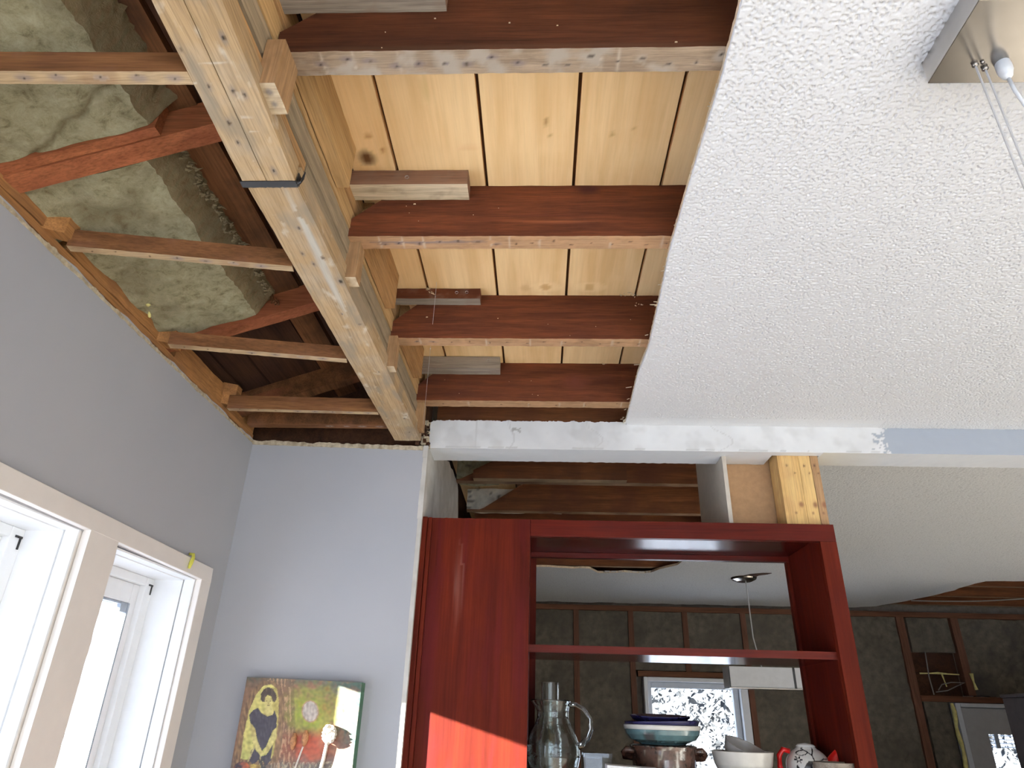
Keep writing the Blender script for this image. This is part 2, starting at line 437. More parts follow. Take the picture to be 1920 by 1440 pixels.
    def build(s, name, mat, parent=None, smooth=False, bevel=0.0, world=True):
        vs = np.array(s.v, float).reshape(-1, 3)
        if world:
            vs[:, 2] += EZ
        if parent is not None:
            org = Vector((0, 0, 0)); q = parent
            while q is not None:
                org += q.location; q = q.parent
            loc = Vector((0, 0, 0))
        else:
            lo, hi = vs.min(0), vs.max(0)
            org = Vector(((lo[0]+hi[0])/2, (lo[1]+hi[1])/2, lo[2])); loc = org
        vs -= np.array(org)
        me = bpy.data.meshes.new(name); me.from_pydata(vs.tolist(), [], s.f)
        mats = mat if isinstance(mat, (list, tuple)) else [mat]
        for k in mats:
            me.materials.append(MAT[k] if isinstance(k, str) else k)
        me.polygons.foreach_set('material_index', s.mi)
        if smooth:
            me.polygons.foreach_set('use_smooth', [True]*len(me.polygons))
        elif 'popcorn_relief' in mats:
            me.polygons.foreach_set('use_smooth', [k == 2 for k in s.mi])
        if True:
            a = me.color_attributes.new('stain', 'FLOAT_COLOR', 'POINT')
            a.data.foreach_set('color', np.array(s.c, float).ravel())
        me.update()
        o = bpy.data.objects.new(name, me); C.objects.link(o); o.location = loc
        if parent is not None:
            o.parent = parent
        if bevel:
            b = o.modifiers.new('bevel', 'BEVEL'); b.width = bevel; b.segments = 2; b.limit_method = 'ANGLE'
        return o


def tag(o, label=None, cat=None, group=None, kind=None):
    for k, v in (('label', label), ('category', cat), ('group', group), ('kind', kind)):
        if v:
            o[k] = v
    return o


def empty(name, loc, label, cat, group=None):
    o = bpy.data.objects.new(name, None); C.objects.link(o); o.location = (loc[0], loc[1], loc[2]+EZ)
    o.empty_display_size = 0.05
    return tag(o, label, cat, group)


def spots_stain(spots, base=None):
    """marks: list of (axis, side, x, y, z, rx, ry, rz, colour, strength); soft elliptical blots on a board."""
    def fn(p, ax, side):
        r = base(p, ax, side) if base else (0, 0, 0, 0)
        for (a, sd, x, y, z, rx, ry, rz, c, st) in spots:
            if a != ax or sd != side:
                continue
            d = math.sqrt(((p.x-x)/rx)**2+((p.y-y)/ry)**2+((p.z-z)/rz)**2)
            if d < 1.6:
                w = st*max(0.0, min(1.0, 1.6-d))
                if w > r[3] or w > 0.55:
                    k = w; r = (c[0], c[1], c[2], max(r[3], k))
        return r
    return fn


def dirt(amount, col, scale=25, thr=0.1):
    def fn(p, ax, side):
        v = noise.fractal(p*scale, 1.0, 2.0, 4)
        w = max(0.0, min(1.0, (v-thr)*2.2))*amount
        return (col[0], col[1], col[2], w)
    return fn


# ================================================================== THE SETTING
# floors, ground
tag(MB().box(-0.95, 3.7, -3.0, 2.0, -1.72, -1.62).build('floor', 'floor'), kind='structure')
tag(MB().box(-0.95, 5.2, 2.0, 5.6, -1.72, -1.62).build('floor', 'kfloor'), kind='structure')
tag(MB().box(-60, 60, -60, 60, -2.0, -1.95).build('ground', 'snow'), kind='structure')


def jag(a, b, n, amp, seed, fixed=None):
    """points from a to b with a torn edge"""
    rnd = random.Random(seed); out = []
    a = Vector(a); b = Vector(b); d = b-a; nrm = Vector((-d.y, d.x)).normalized()
    for i in range(n+1):
        t = i/n; k = 0 if i in (0, n) else (rnd.random()-0.5)*2*amp+amp*0.8*math.sin(i*0.9+seed)
        out.append(tuple(a+d*t+nrm*k))
    return out


# left wall with the window opening (y runs into the picture)
wl = MB()
top = jag((-3.0, 0.722), (1.93, 0.722), 170, 0.0035, 3)
wl.prism([(-3.0, 0.36)]+top+[(1.93, 0.36)], -1.03, -0.865, 'x')
wl.prism([(-3.0, 0.36), (-0.3, 0.36), (-0.3, -1.62), (-0.62, -1.62), (-0.62, 0.30), (-2.7, 0.30), (-2.7, -1.62), (-3.0, -1.62)][::-1], -1.03, -0.865, 'x')
wl.box(-1.03, -0.865, -0.3, 0.30, -1.62, 0.36)
wl.hexa([(-1.03, 0.30, 0.303), (-0.865, 0.30, 0.303), (-0.865, 1.72, 0.285), (-1.03, 1.72, 0.285), (-1.03, 0.30, 0.36), (-0.865, 0.30, 0.36), (-0.865, 1.72, 0.36), (-1.03, 1.72, 0.36)])
wl.box(-1.03, -0.865, 1.72, 1.93, -1.62, 0.36)
wl.box(-1.03, -0.865, 0.30, 1.72, -1.62, -0.80)
tag(wl.build('wall_left', 'wall'), kind='structure')
# torn plaster and paper left along the top of the left wall
te = MB()
def tex(p):
    n = noise.fractal(Vector((3, p.y*38, 0)), 1.0, 2.0, 4); n2 = noise.noise(Vector((7, p.y*9, 0)))
    z = p.z if p.z < 0.72 else 0.7185+0.0045*n+0.004*max(0, n2)
    if p.z < 0.715:
        z = 0.7120-0.0025*noise.noise(Vector((9, p.y*55, 0)))-0.004*max(0, n2)
    return (p.x+0.0008*n, p.y, z)
te.gbox((-0.868, -0.2, 0.711), (-0.8638, 1.875, 0.7225), 0.004, dirt(0.7, (0.30, 0.23, 0.14), 60, 0.15), 0, tex)
tag(te.build('trim_1', 'cream_edge'), kind='structure')

# grey wall ahead, left of the shelf unit; slightly out of square
XL, XR, YL, YR = -0.875, -0.352, 1.872, 1.906
topb = jag((XL, 0.712), (XR, 0.712), 60, 0.002, 9)
wb = MB()
def wbxf(poly, lo, hi):
    vs = []
    for t in (lo, hi):
        for a, z in poly:
            yy = YL+(YR-YL)*(a-XL)/(XR-XL)
            vs.append((a, yy+t, z))
    n = len(poly)
    return vs, [tuple(range(n)), tuple(range(2*n-1, n-1, -1))]+[(i, n+i, n+(i+1) % n, (i+1) % n) for i in range(n)]
v_, f_ = wbxf([(XL, -1.62), (XR, -1.62)]+[p for p in reversed(topb)], 0.0, 0.11)
wb.add(v_, f_)
tag(wb.build('wall_back', 'wall'), kind='structure')
# ragged cream plaster strip along its top
tb = MB()
def tbx(p):
    yy = YL+(YR-YL)*(p.x-XL)/(XR-XL); n = noise.fractal(Vector((p.x*34, 3, 0)), 1.0, 2.0, 4); n2 = noise.noise(Vector((p.x*12, 5, 0)))
    z = 0.7215+0.004*n+0.003*n2 if p.z > 0.715 else 0.7085-0.002*noise.noise(Vector((p.x*50, 8, 0)))
    return (p.x, yy+(p.y-0.0022-0.0012*n if p.y < 0.01 else 0.02), z)
tb.gbox((XL, 0.0, 0.708), (XR-0.003, 0.02, 0.722), 0.004, dirt(0.75, (0.22, 0.17, 0.11), 55, 0.05), 0, tbx)
tag(tb.build('trim_2', 'cream_edge'), kind='structure')
# rubble of broken plaster where beam, wall and bulkhead meet
rb = MB(); rnd = random.Random(4)
for i in range(70):
    c = Vector((-0.372+rnd.random()*0.03, 1.885+rnd.random()*0.045, 0.722+rnd.random()*0.085)); s = 0.002+rnd.random()*0.006
    pts = [c+Vector(((rnd.random()-0.5), (rnd.random()-0.5), (rnd.random()-0.5)))*s*2 for _ in range(8)]
    q = [c+Vector((sx_*s*(0.6+0.5*rnd.random()), sy_*s*(0.6+0.5*rnd.random()), sz_*s*(0.6+0.5*rnd.random()))) for sz_ in (-1, 1) for sx_, sy_ in ((-1, -1), (1, -1), (1, 1), (-1, 1))]
    rb.hexa(q, 0 if rnd.random() < 0.35 else 1)
tag(rb.build('plaster_rubble', ['cream_edge', 'dark_board']), 'crumbling plaster and dark debris where beam end, grey wall and bulkhead meet', 'debris', kind='stuff')

# short return wall, chalky, running back from the grey wall's corner
edge = [(2.20, -1.0), (2.74, 0.45), (2.77, 0.60), (2.765, 0.70), (2.74, 0.76), (2.70, 0.83), (2.66, 0.852), (2.56, 0.846), (2.50, 0.850), (2.44, 0.838), (2.38, 0.842), (2.32, 0.824), (2.25, 0.82)]
wr = MB().prism([(1.9065, -1.62)]+[(2.30, -1.62)]+[(2.30, 0.40)]+edge[1:]+[(1.9065, 0.725)], -0.352, -0.340, 'x')
tag(wr.build('wall_return', ['wall_side']), kind='structure')
cb = MB(); rnd = random.Random(21); z = 0.50          # bare corner bead, chipped
while z < 0.72:
    h = 0.012+0.02*rnd.random(); d = 0.001+0.0022*rnd.random()
    cb.box(-0.3528-d*0.5, -0.3392, 1.9067-d*0.5, 1.915, z, min(z+h, 0.724)); z += h
tag(cb.build('trim_3', 'wall_side'), kind='structure')


def bulk_stain(p, ax, side):
    n = noise.fractal(p*18, 1.0, 2.0, 3); n2 = noise.fractal(Vector((p.x*70, p.y*70, p.z*70)), 1.0, 2.0, 2)
    if ax == 1 and side == 0:
        if p.x > 1.03+0.018*n2+0.01*n or (0.985 < p.x < 1.03 and n2+0.6*n > 0.18 and 0.738 < p.z < 0.80):
            return (0.335, 0.365, 0.41, 1.0)
        a = max(0.0, min(0.25, 0.5*n))
        for cx_, w_ in ((-0.20, 0.0), (-0.09, 0.01), (0.165, 0.025), (0.55, 0.03)):
            if abs(p.x-cx_-w_*math.sin(p.z*60)) < 0.0024:
                a = 0.35
        if abs(p.z-0.7285) < 0.0015 and n > 0:
            a = 0.5
        d = math.hypot((p.x+0.075)/0.014, (p.z-0.785)/0.013)
        if d < 1 and n2 > -0.1:
            a = 0.9
        return (0.36, 0.345, 0.32, a)
    if ax == 2 and side == 0:
        if p.x > 0.84:
            k = max(0, min(1, 1-(p.x-0.84)/0.22))
            return (0.66, 0.60, 0.45, 0.7*k)
        return (0.5, 0.5, 0.5, 0)
    return (0, 0, 0, 0)


bk = MB()
def bkx(p):
    z = p.z; y = p.y
    if p.z > 0.80 and p.x < 0.262:
        z = 0.817+0.004*noise.noise(Vector((p.x*45, 1, 2)))+0.003*noise.noise(Vector((p.x*160, 1, 2)))
        if p.x < -0.33:
            z -= (-(p.x+0.33))*0.8
    if p.y > 2.0:
        y += 0.0035*noise.noise(Vector((p.x*60, 5, 2)))
    q = Vector((p.x, y, z)); q += 0.0008*noise.noise_vector(p*40)
    return q
bk.gbox((-0.342, 1.926, 0.725), (0.70, 2.038, 0.81), 0.0045, bulk_stain, 0, bkx, 0, 1)
bk.gbox((0.70, 1.926, 0.725), (0.84, 1.955, 0.81), 0.0045, bulk_stain, 0, bkx, 0, 1)
bk.gbox((0.84, 1.926, 0.725), (1.62, 2.038, 0.81), 0.0045, bulk_stain, 0, bkx, 0, 1)
bk.gbox((1.62, 1.926, 0.725), (5.1, 2.038, 0.81), 0.05, bulk_stain, 0, None, 0, 1)
tag(bk.build('wall_bulkhead', ['plaster', 'soffit']), kind='structure')

# popcorn drywall ceiling with a hand-cut left edge
ce = MB()
pts = [(0.246, 0.45), (0.246, 0.555), (0.248, 0.662), (0.245, 0.881), (0.244, 1.058), (0.251, 1.209), (0.259, 1.440), (0.252, 1.582), (0.256, 1.75), (0.258, 1.905)]
poly = [(0.246, -3.0)]
rnd = random.Random(2)
for (a, b) in zip(pts[:-1], pts[1:]):
    n = max(2, int((b[1]-a[1])/0.006))
    for i in range(n):
        t = i/n; x = a[0]+(b[0]-a[0])*t; yy = a[1]+(b[1]-a[1])*t
        poly.append((x+0.0012*noise.noise(Vector((yy*90, 0, 3)))+0.0006*(rnd.random()-0.5), yy))
poly += [(0.258, 1.905), (0.252, 1.918), (0.262, 1.926), (3.7, 1.926), (3.7, -3.0)]
ce.prism(poly, 0.8100, 0.8195, 'z', 0, 1)
def cut_x(yy):
    for (a, b) in zip(pts[:-1], pts[1:]):
        if yy <= b[1]:
            return a[0]+(b[0]-a[0])*(yy-a[1])/(b[1]-a[1])
    return 0.262
gy0, gy1, gs = 0.50, 1.9255, 0.00185
NJ = int((gy1-gy0)/gs)
rows = []; pv = []
for j in range(NJ+1):
    yy = gy0+(gy1-gy0)*j/NJ; xa = cut_x(yy)+0.0005; NI = 700
    row = []
    xe_ = 0.661+0.63*(yy-0.675)+0.16
    for i in range(NI+1):
        x = xa+i*gs
        if x > xe_:
            break
        q = Vector((x, yy, 0.0)); sm = 1.0
        if x < 1.02 and yy > 1.868:
            sm = 0.0
        n1_ = noise.noise(q*235); n2_ = noise.noise(q*410+Vector((3, 1, 7)))
        pit = max(0.0, min(1.0, (n1_+0.4*n2_-0.16)/0.36))
        z = 0.8062+(0.0034*pit-0.0006*n2_)*sm+(0.0 if sm else 0.0015)
        row.append(len(pv)); pv.append((x, yy, z))
    rows.append(row)
pf = []
for ra, rb2 in zip(rows[:-1], rows[1:]):
    for i in range(min(len(ra), len(rb2))-1):
        pf.append((ra[i], rb2[i], rb2[i+1], ra[i+1]))
nb0 = len(pv)
# short skirt from the relief sheet up to the board along the cut edge
sk = []
for r_ in rows:
    p_ = pv[r_[0]]; sk.append(len(pv)); pv.append((p_[0], p_[1], 0.8102))
sf = [(rows[i][0], sk[i], sk[i+1], rows[i+1][0]) for i in range(len(rows)-1)]
ce.add(pv, pf+sf, 2)
tag(ce.build('ceiling', ['popcorn', 'paper_edge', 'popcorn_relief']), kind='structure')
fr = MB(); rnd = random.Random(8)                  # frayed paper and splinters on the cut edge
for i in range(26):
    yy = 0.60+rnd.random()*1.3; x = 0.247+rnd.random()*0.004; L = 0.002+rnd.random()*0.006
    if rnd.random() < 0.12:
        L += 0.006
    zz = 0.812+rnd.random()*0.01; dy = (rnd.random()-0.5)*0.008
    fr.hexa([(x+0.003, yy, zz), (x-L, yy+dy, zz-0.002), (x-L, yy+dy+0.0012, zz-0.002), (x+0.003, yy+0.003, zz), (x+0.003, yy, zz+0.001), (x-L, yy+dy, zz-0.0012), (x-L, yy+dy+0.0012, zz-0.0012), (x+0.003, yy+0.003, zz+0.001)])
tag(fr.build('torn_paper_edge', 'paper_edge'), 'frayed paper and splinters along the cut edge of the white popcorn ceiling', 'torn paper', kind='stuff')

# kitchen ceiling beyond the bulkhead, with torn-away areas
kp = []
kp += jag((-0.95, 4.08), (0.30, 4.14), 26, 0.010, 31)[:-1]
kp += jag((0.30, 4.14), (0.36, 4.27), 3, 0.008, 32)[:-1]
kp += jag((0.36, 4.27), (0.68, 4.22), 8, 0.014, 33)[:-1]
kp += jag((0.68, 4.22), (0.80, 3.93), 6, 0.012, 34)[:-1]
kp += jag((0.80, 3.93), (0.838, 3.6), 4, 0.006, 35)[:-1]
kp += [(0.838, 2.038), (5.1, 2.038)]
kp += jag((5.1, 4.20), (2.95, 4.26), 30, 0.014, 36)[:-1]
kp += jag((2.95, 4.26), (2.70, 4.29), 5, 0.008, 37)[:-1]
kp += jag((2.70, 4.29), (2.66, 4.87), 7, 0.012, 38)[:-1]
kp += jag((2.66, 4.87), (2.52, 5.36), 7, 0.012, 39)[:-1]
kp += jag((2.52, 5.36), (2.30, 5.47), 5, 0.01, 40)[:-1]
kp += jag((2.30, 5.46), (-0.95, 5.49), 60, 0.012, 41)
hole = [(1.245, 4.20), (1.225, 4.16), (1.235, 4.10), (1.28, 4.03), (1.34, 3.99), (1.37, 4.02), (1.335, 4.07), (1.30, 4.12), (1.29, 4.20)]
kc = MB().prism(kp, 0.800, 0.812, 'z', 0, 1)
tag(kc.build('ceiling', ['popcorn_k', 'paper_edge']), kind='structure')

# roof boards: the pale deck above the joists
dk = MB()
edges = [-0.455+0.172*i for i in range(-1, 34)]
knots = [(2, 0, -0.335, 0.955, 0.945, 0.014, 0.018, 9, (0.09, 0.04, 0.015), 1.0), (2, 0, -0.345, 1.0, 0.945, 0.03, 0.03, 9, (0.52, 0.30, 0.13), 0.6),
         (2, 0, -0.04, 1.12+0.27, 0.945, 0.011, 0.013, 9, (0.62, 0.40, 0.20), 0.9), (2, 0, 0.01, 1.385, 0.945, 0.012, 0.014, 9, (0.56, 0.33, 0.14), 0.9), (2, 0, 0.115, 1.385, 0.945, 0.012, 0.014, 9, (0.58, 0.36, 0.16), 0.9),
         (2, 0, 0.01, 1.385, 0.945, 0.03, 0.018, 9, (0.90, 0.68, 0.38), 0.45), (2, 0, 0.115, 1.385, 0.945, 0.03, 0.018, 9, (0.90, 0.68, 0.38), 0.45),
         (2, 0, -0.20, 0.80, 0.945, 0.006, 0.025, 9, (0.62, 0.44, 0.2), 0.6), (2, 0, -0.32, 0.90, 0.945, 0.004, 0.006, 9, (0.36, 0.14, 0.04), 1.0), (2, 0, -0.30, 0.935, 0.945, 0.005, 0.004, 9, (0.36, 0.14, 0.04), 1.0),
         (2, 0, 0.015, 0.90, 0.945, 0.003, 0.004, 9, (0.3, 0.17, 0.06), 1.0), (2, 0, 0.005, 0.87, 0.945, 0.0015, 0.008, 9, (0.3, 0.17, 0.06), 0.9), (2, 0, 0.125, 0.90, 0.945, 0.005, 0.005, 9, (0.42, 0.26, 0.10), 0.8),
         (2, 0, 0.16, 0.885, 0.945, 0.003, 0.003, 9, (0.36, 0.2, 0.08), 0.8), (2, 0, -0.14, 0.93, 0.945, 0.018, 0.006, 9, (0.70, 0.42, 0.22), 0.5)]
def deckstain(p, ax, side):
    r = spots_stain(knots)(p, ax, side)
    if r[3] > 0.1 or ax != 2:
        return r
    n = noise.fractal(Vector((p.x*22, p.y*2.2, 0)), 1.0, 2.0, 3)
    return (0.60, 0.38, 0.17, max(0, min(0.45, n*0.7)))
for i, (a, b) in enumerate(zip(edges[:-1], edges[1:])):
    if b < -0.37 or a > 5.2:
        continue
    a2 = max(a, -0.372)
    if a < 0.3:
        dk.gbox((a2+0.0032, 0.55, 0.945), (b-0.0032, 1.95, 0.962), 0.0075, deckstain)
        dk.box(a2+0.0032, b-0.0032, -3.0, 0.55, 0.945, 0.962)
        dk.box(a2+0.0032, b-0.0032, 1.95, 5.6, 0.945, 0.962)
    else:
        dk.box(a2+0.0032, b-0.0032, -3.0, 5.6, 0.945, 0.962)
tag(dk.build('ceiling', 'deck'), kind='structure')
uf = MB().box(-0.372, 5.2, -3.0, 5.6, 0.965, 0.985)     # felt above the boards
tag(uf.build('ceiling', 'underlay'), kind='structure')

# rest of the living room and kitchen shell
tag(MB().box(3.58, 3.7, -3.0, 2.0, -1.62, 0.81).build('wall_right', 'wall_room'), kind='structure')
wbh = MB().box(-0.865, -0.4, -3.12, -3.0, -1.62, 0.81).box(2.8, 3.7, -3.12, -3.0, -1.62, 0.81).box(-0.4, 2.8, -3.12, -3.0, 0.55, 0.81).box(-0.4, 2.8, -3.12, -3.0, -1.62, -1.45)
tag(wbh.build('wall_behind', 'wall_room'), kind='structure')
tag(MB().box(-0.97, -0.87, 1.95, 5.6, -1.62, 1.15).build('wall_kitchen_left', 'kwall'), kind='structure')
tag(MB().box(5.1, 5.2, 1.93, 5.6, -1.62, 0.945).build('wall_kitchen_right', 'kwall'), kind='structure')
tag(MB().box(-0.87, -0.352, 2.02, 2.14, -1.62, 0.945).build('wall_kitchen_near', 'kwall'), kind='structure')
tag(MB().box(3.58, 5.2, 1.93, 2.03, -1.62, 0.81).build('wall_kitchen_side', 'kwall'), kind='structure')
tag(MB().box(-0.97, 0.774, 5.56, 5.66, -1.62, 0.945).box(1.533, 3.05, 5.56, 5.66, -1.62, 0.945).box(0.774, 1.533, 5.56, 5.66, 0.26, 0.945).box(0.774, 1.533, 5.56, 5.66, -1.62, -0.78)
    .box(3.05, 5.2, 5.56, 5.66, 0.20, 0.945).box(3.75, 5.2, 5.56, 5.66, -1.62, 0.20).build('wall_far', 'kwall'), kind='structure')
# outer skin over the lean-to strip on the left so no sky shows through
tag(MB().box(-1.03, -0.95, -3.0, 1.95, 0.722, 0.86).build('wall_left_plate', 'dark_board'), kind='structure')
tag(MB().box(-1.03, -0.35, 1.93, 1.99, 0.72, 1.15).build('wall_gable', 'dark_board'), kind='structure')
tag(MB().box(-1.03, -0.372, 1.95, 5.6, 0.955, 1.16).build('ceiling', 'dark_board'), kind='structure')
tag(MB().box(-1.03, -0.35, -3.06, -3.0, 0.60, 1.15).build('wall_gable_rear', 'dark_board'), kind='structure')
tag(MB().box(-0.865, 0.246, -3.0, 0.12, 0.727, 0.737).build('ceiling', 'wall_room'), kind='structure')

# ================================================================== WINDOWS (left)
def window_left(n, y0, y1, zt, zb, gap_y):
    w = bpy.data.objects.new('window_%d' % n, None); C.objects.link(w); w.location = (-0.95, (y0+y1)/2, zb+EZ); tag(w, kind='structure')
    zt2 = zt
    j = MB()
    j.box(-1.03, -0.895, y0, y0+0.006, zb, zt2); j.box(-1.03, -0.895, y1-0.006, y1, zb, zt2); j.box(-1.03, -0.895, y0+0.006, y1-0.006, zt2-0.006, zt2)
    j.box(-0.892, -0.866, y0, y0+0.005, zb, zt2); j.box(-0.892, -0.866, y1-0.005, y1, zb, zt2); j.box(-0.895, -0.866, y0+0.005, y1-0.005, zt2-0.004, zt2)
    j.build('jamb_liner', 'vinyl', w)
    f = MB()
    a, b, t, u = y0+0.006, y1-0.006, zt2-0.006, zb+0.005
    f.box(-1.02, -0.967, a, a+0.034, u, t); f.box(-1.02, -0.967, b-0.034, b, u, t); f.box(-1.02, -0.967, a+0.034, b-0.034, t-0.020, t); f.box(-1.02, -0.967, a+0.034, b-0.034, u, u+0.03)
    f.build('window_frame', 'vinyl', w, bevel=0.002)
    s = MB(); a += 0.034; b -= 0.034; t -= 0.020; u += 0.03; k = 0.029
    s.box(-1.012, -0.980, a, a+k, u, t); s.box(-1.012, -0.980, b-k, b, u, t); s.box(-1.012, -0.980, a+k, b-k, t-0.046, t); s.box(-1.012, -0.980, a+k, b-k, u, u+0.05)
    s.box(-1.016, -1.004, a+k, b-k, t-0.052, t-0.044)
    sa = s.build('sash', 'vinyl', w, bevel=0.003)
    MB().box(-0.998, -0.994, a+k-0.005, b-k+0.005, u+0.04, t-0.04).build('pane', 'pane', sa)
    g = MB(); g.box(-0.990, -0.9795, b-k-0.003, b-k+0.003, u+0.05, t-0.046); g.box(-0.990, -0.981, b-k-0.030, b-k, t-0.068, t-0.0465); g.box(-0.990, -0.982, b-0.14, b-k-0.03, t-0.051, t-0.047)
    g.build('gasket', 'gasket', sa)
    MB().box(-0.9668, -0.9650, b+0.012, b+0.030, t+0.002, t+0.006).box(-0.9668, -0.9650, b+0.024, b+0.028, t-0.018, t+0.002).build('hinge', 'black', w)
    return w
W1 = window_left(1, 1.340, 1.716, 0.287, -0.78, 0)
W2 = window_left(2, 0.33, 1.236, 0.294, -0.78, 0)
# boards hiding the gap between the two windows and the head
mu = MB().box(-1.03, -0.868, 1.236, 1.340, -0.80, 0.297).box(-1.03, -0.868, 0.30, 0.33, -0.8, 0.3)
tag(mu.build('trim_4', 'trim'), kind='structure')
cs = MB()
def hz(y):
    return 0.337-0.020*(y-1.0)
cs.hexa([(-0.866, 0.25, hz(0.25)-0.043), (-0.850, 0.25, hz(0.25)-0.043), (-0.850, 1.769, 0.285), (-0.866, 1.769, 0.285), (-0.866, 0.25, hz(0.25)), (-0.852, 0.25, hz(0.25)), (-0.852, 1.769, 0.3225), (-0.866, 1.769, 0.3225)])
cs.box(-0.866, -0.8505, 1.716, 1.769, -0.80, 0.286)
cs.box(-0.866, -0.850, 0.25, 0.33, -0.80, 0.305)
tag(cs.build('trim_5', 'trim', bevel=0.0015), kind='structure')
mc = MB().gbox((-0.866, 1.243, -0.80), (-0.8505, 1.338, 0.2945), 0.01, None, 0.0, lambda p: (p.x, p.y+(0.0035*noise.noise(Vector((0, p.z*26, 1)))+0.0015*noise.noise(Vector((0, p.z*80, 1))) if p.y > 1.33 else 0), p.z))
tag(mc.build('trim_6', 'trim'), kind='structure')
tag(MB().box(-0.866, -0.80, 0.25, 1.78, -0.83, -0.80).build('trim_7', 'trim'), kind='structure')
# window wall behind the viewer and patio window (unseen, light comes through them)
def big_window(n, lo, hi, ax, cuts):
    w = bpy.data.objects.new('window_%d' % n, None); C.objects.link(w); tag(w, kind='structure')
    w.location = ((lo[0]+hi[0])/2, (lo[1]+hi[1])/2, lo[2]+EZ)
    f = MB(); t = 0.05
    f.box(lo[0], hi[0], lo[1], hi[1], hi[2]-t, hi[2]); f.box(lo[0], hi[0], lo[1], hi[1], lo[2], lo[2]+t)
    L = 1 if ax == 'y' else 0
    for k in range(cuts+1):
        c = lo[L]+(hi[L]-lo[L]-t)*k/cuts
        if ax == 'y':
            f.box(lo[0], hi[0], c, c+t, lo[2]+t, hi[2]-t)
        else:
            f.box(c, c+t, lo[1], hi[1], lo[2]+t, hi[2]-t)
    f.build('window_frame', 'vinyl', w)
    if ax == 'y':
        MB().box(-1.0, -0.996, lo[1]+0.02, hi[1]-0.02, lo[2]+0.02, hi[2]-0.02).build('pane', 'pane', w)
    else:
        MB().box(lo[0]+0.02, hi[0]-0.02, -3.06, -3.056, lo[2]+0.02, hi[2]-0.02).build('pane', 'pane', w)
big_window(3, (-1.02, -2.70, -1.60), (-0.96, -0.62, 0.30), 'y', 2)
big_window(4, (-0.40, -3.09, -1.45), (2.80, -3.03, 0.55), 'x', 3)

# little yellow clip on the window casing
cl = MB(); cl.tube([(-0.858, 1.640, 0.333), (-0.848, 1.641, 0.332), (-0.8455, 1.639, 0.322), (-0.8455, 1.634, 0.308), (-0.8465, 1.632, 0.297)], [0.0035, 0.0042, 0.0046, 0.0046, 0.003], 8)
tag(cl.build('plastic_clip', 'yellow', smooth=True), 'small yellow plastic clip hooked over the white window casing near its corner', 'clip')

# ================================================================== JOISTS
XEND = 3.6
def nail_row(x0, x1, y0, y1, z, n, seed, dense_to=None, purple=0.0):
    rnd = random.Random(seed); sp = []
    for i in range(n):
        x = x0+(x1-x0)*(i+0.5)/n+(rnd.random()-0.5)*0.01; yy = y0+(y1-y0)*(0.3+0.4*rnd.random())
        big = dense_to is not None and x < dense_to
        if big:
            sp.append((2, 0, x, yy, z, 0.009, 0.004, 9, (0.14, 0.115, 0.12), 0.6))
        sp.append((2, 0, x, yy, z, 0.0028, 0.0026, 9, (0.012, 0.008, 0.008), 1.0))
        if rnd.random() < 0.5:
            xs = x+(rnd.random()-0.5)*0.03
            sp.append((2, 0, xs, (y0+y1)/2, z, 0.0022, 0.016, 9, (0.55, 0.48, 0.40), 0.4))
    return sp

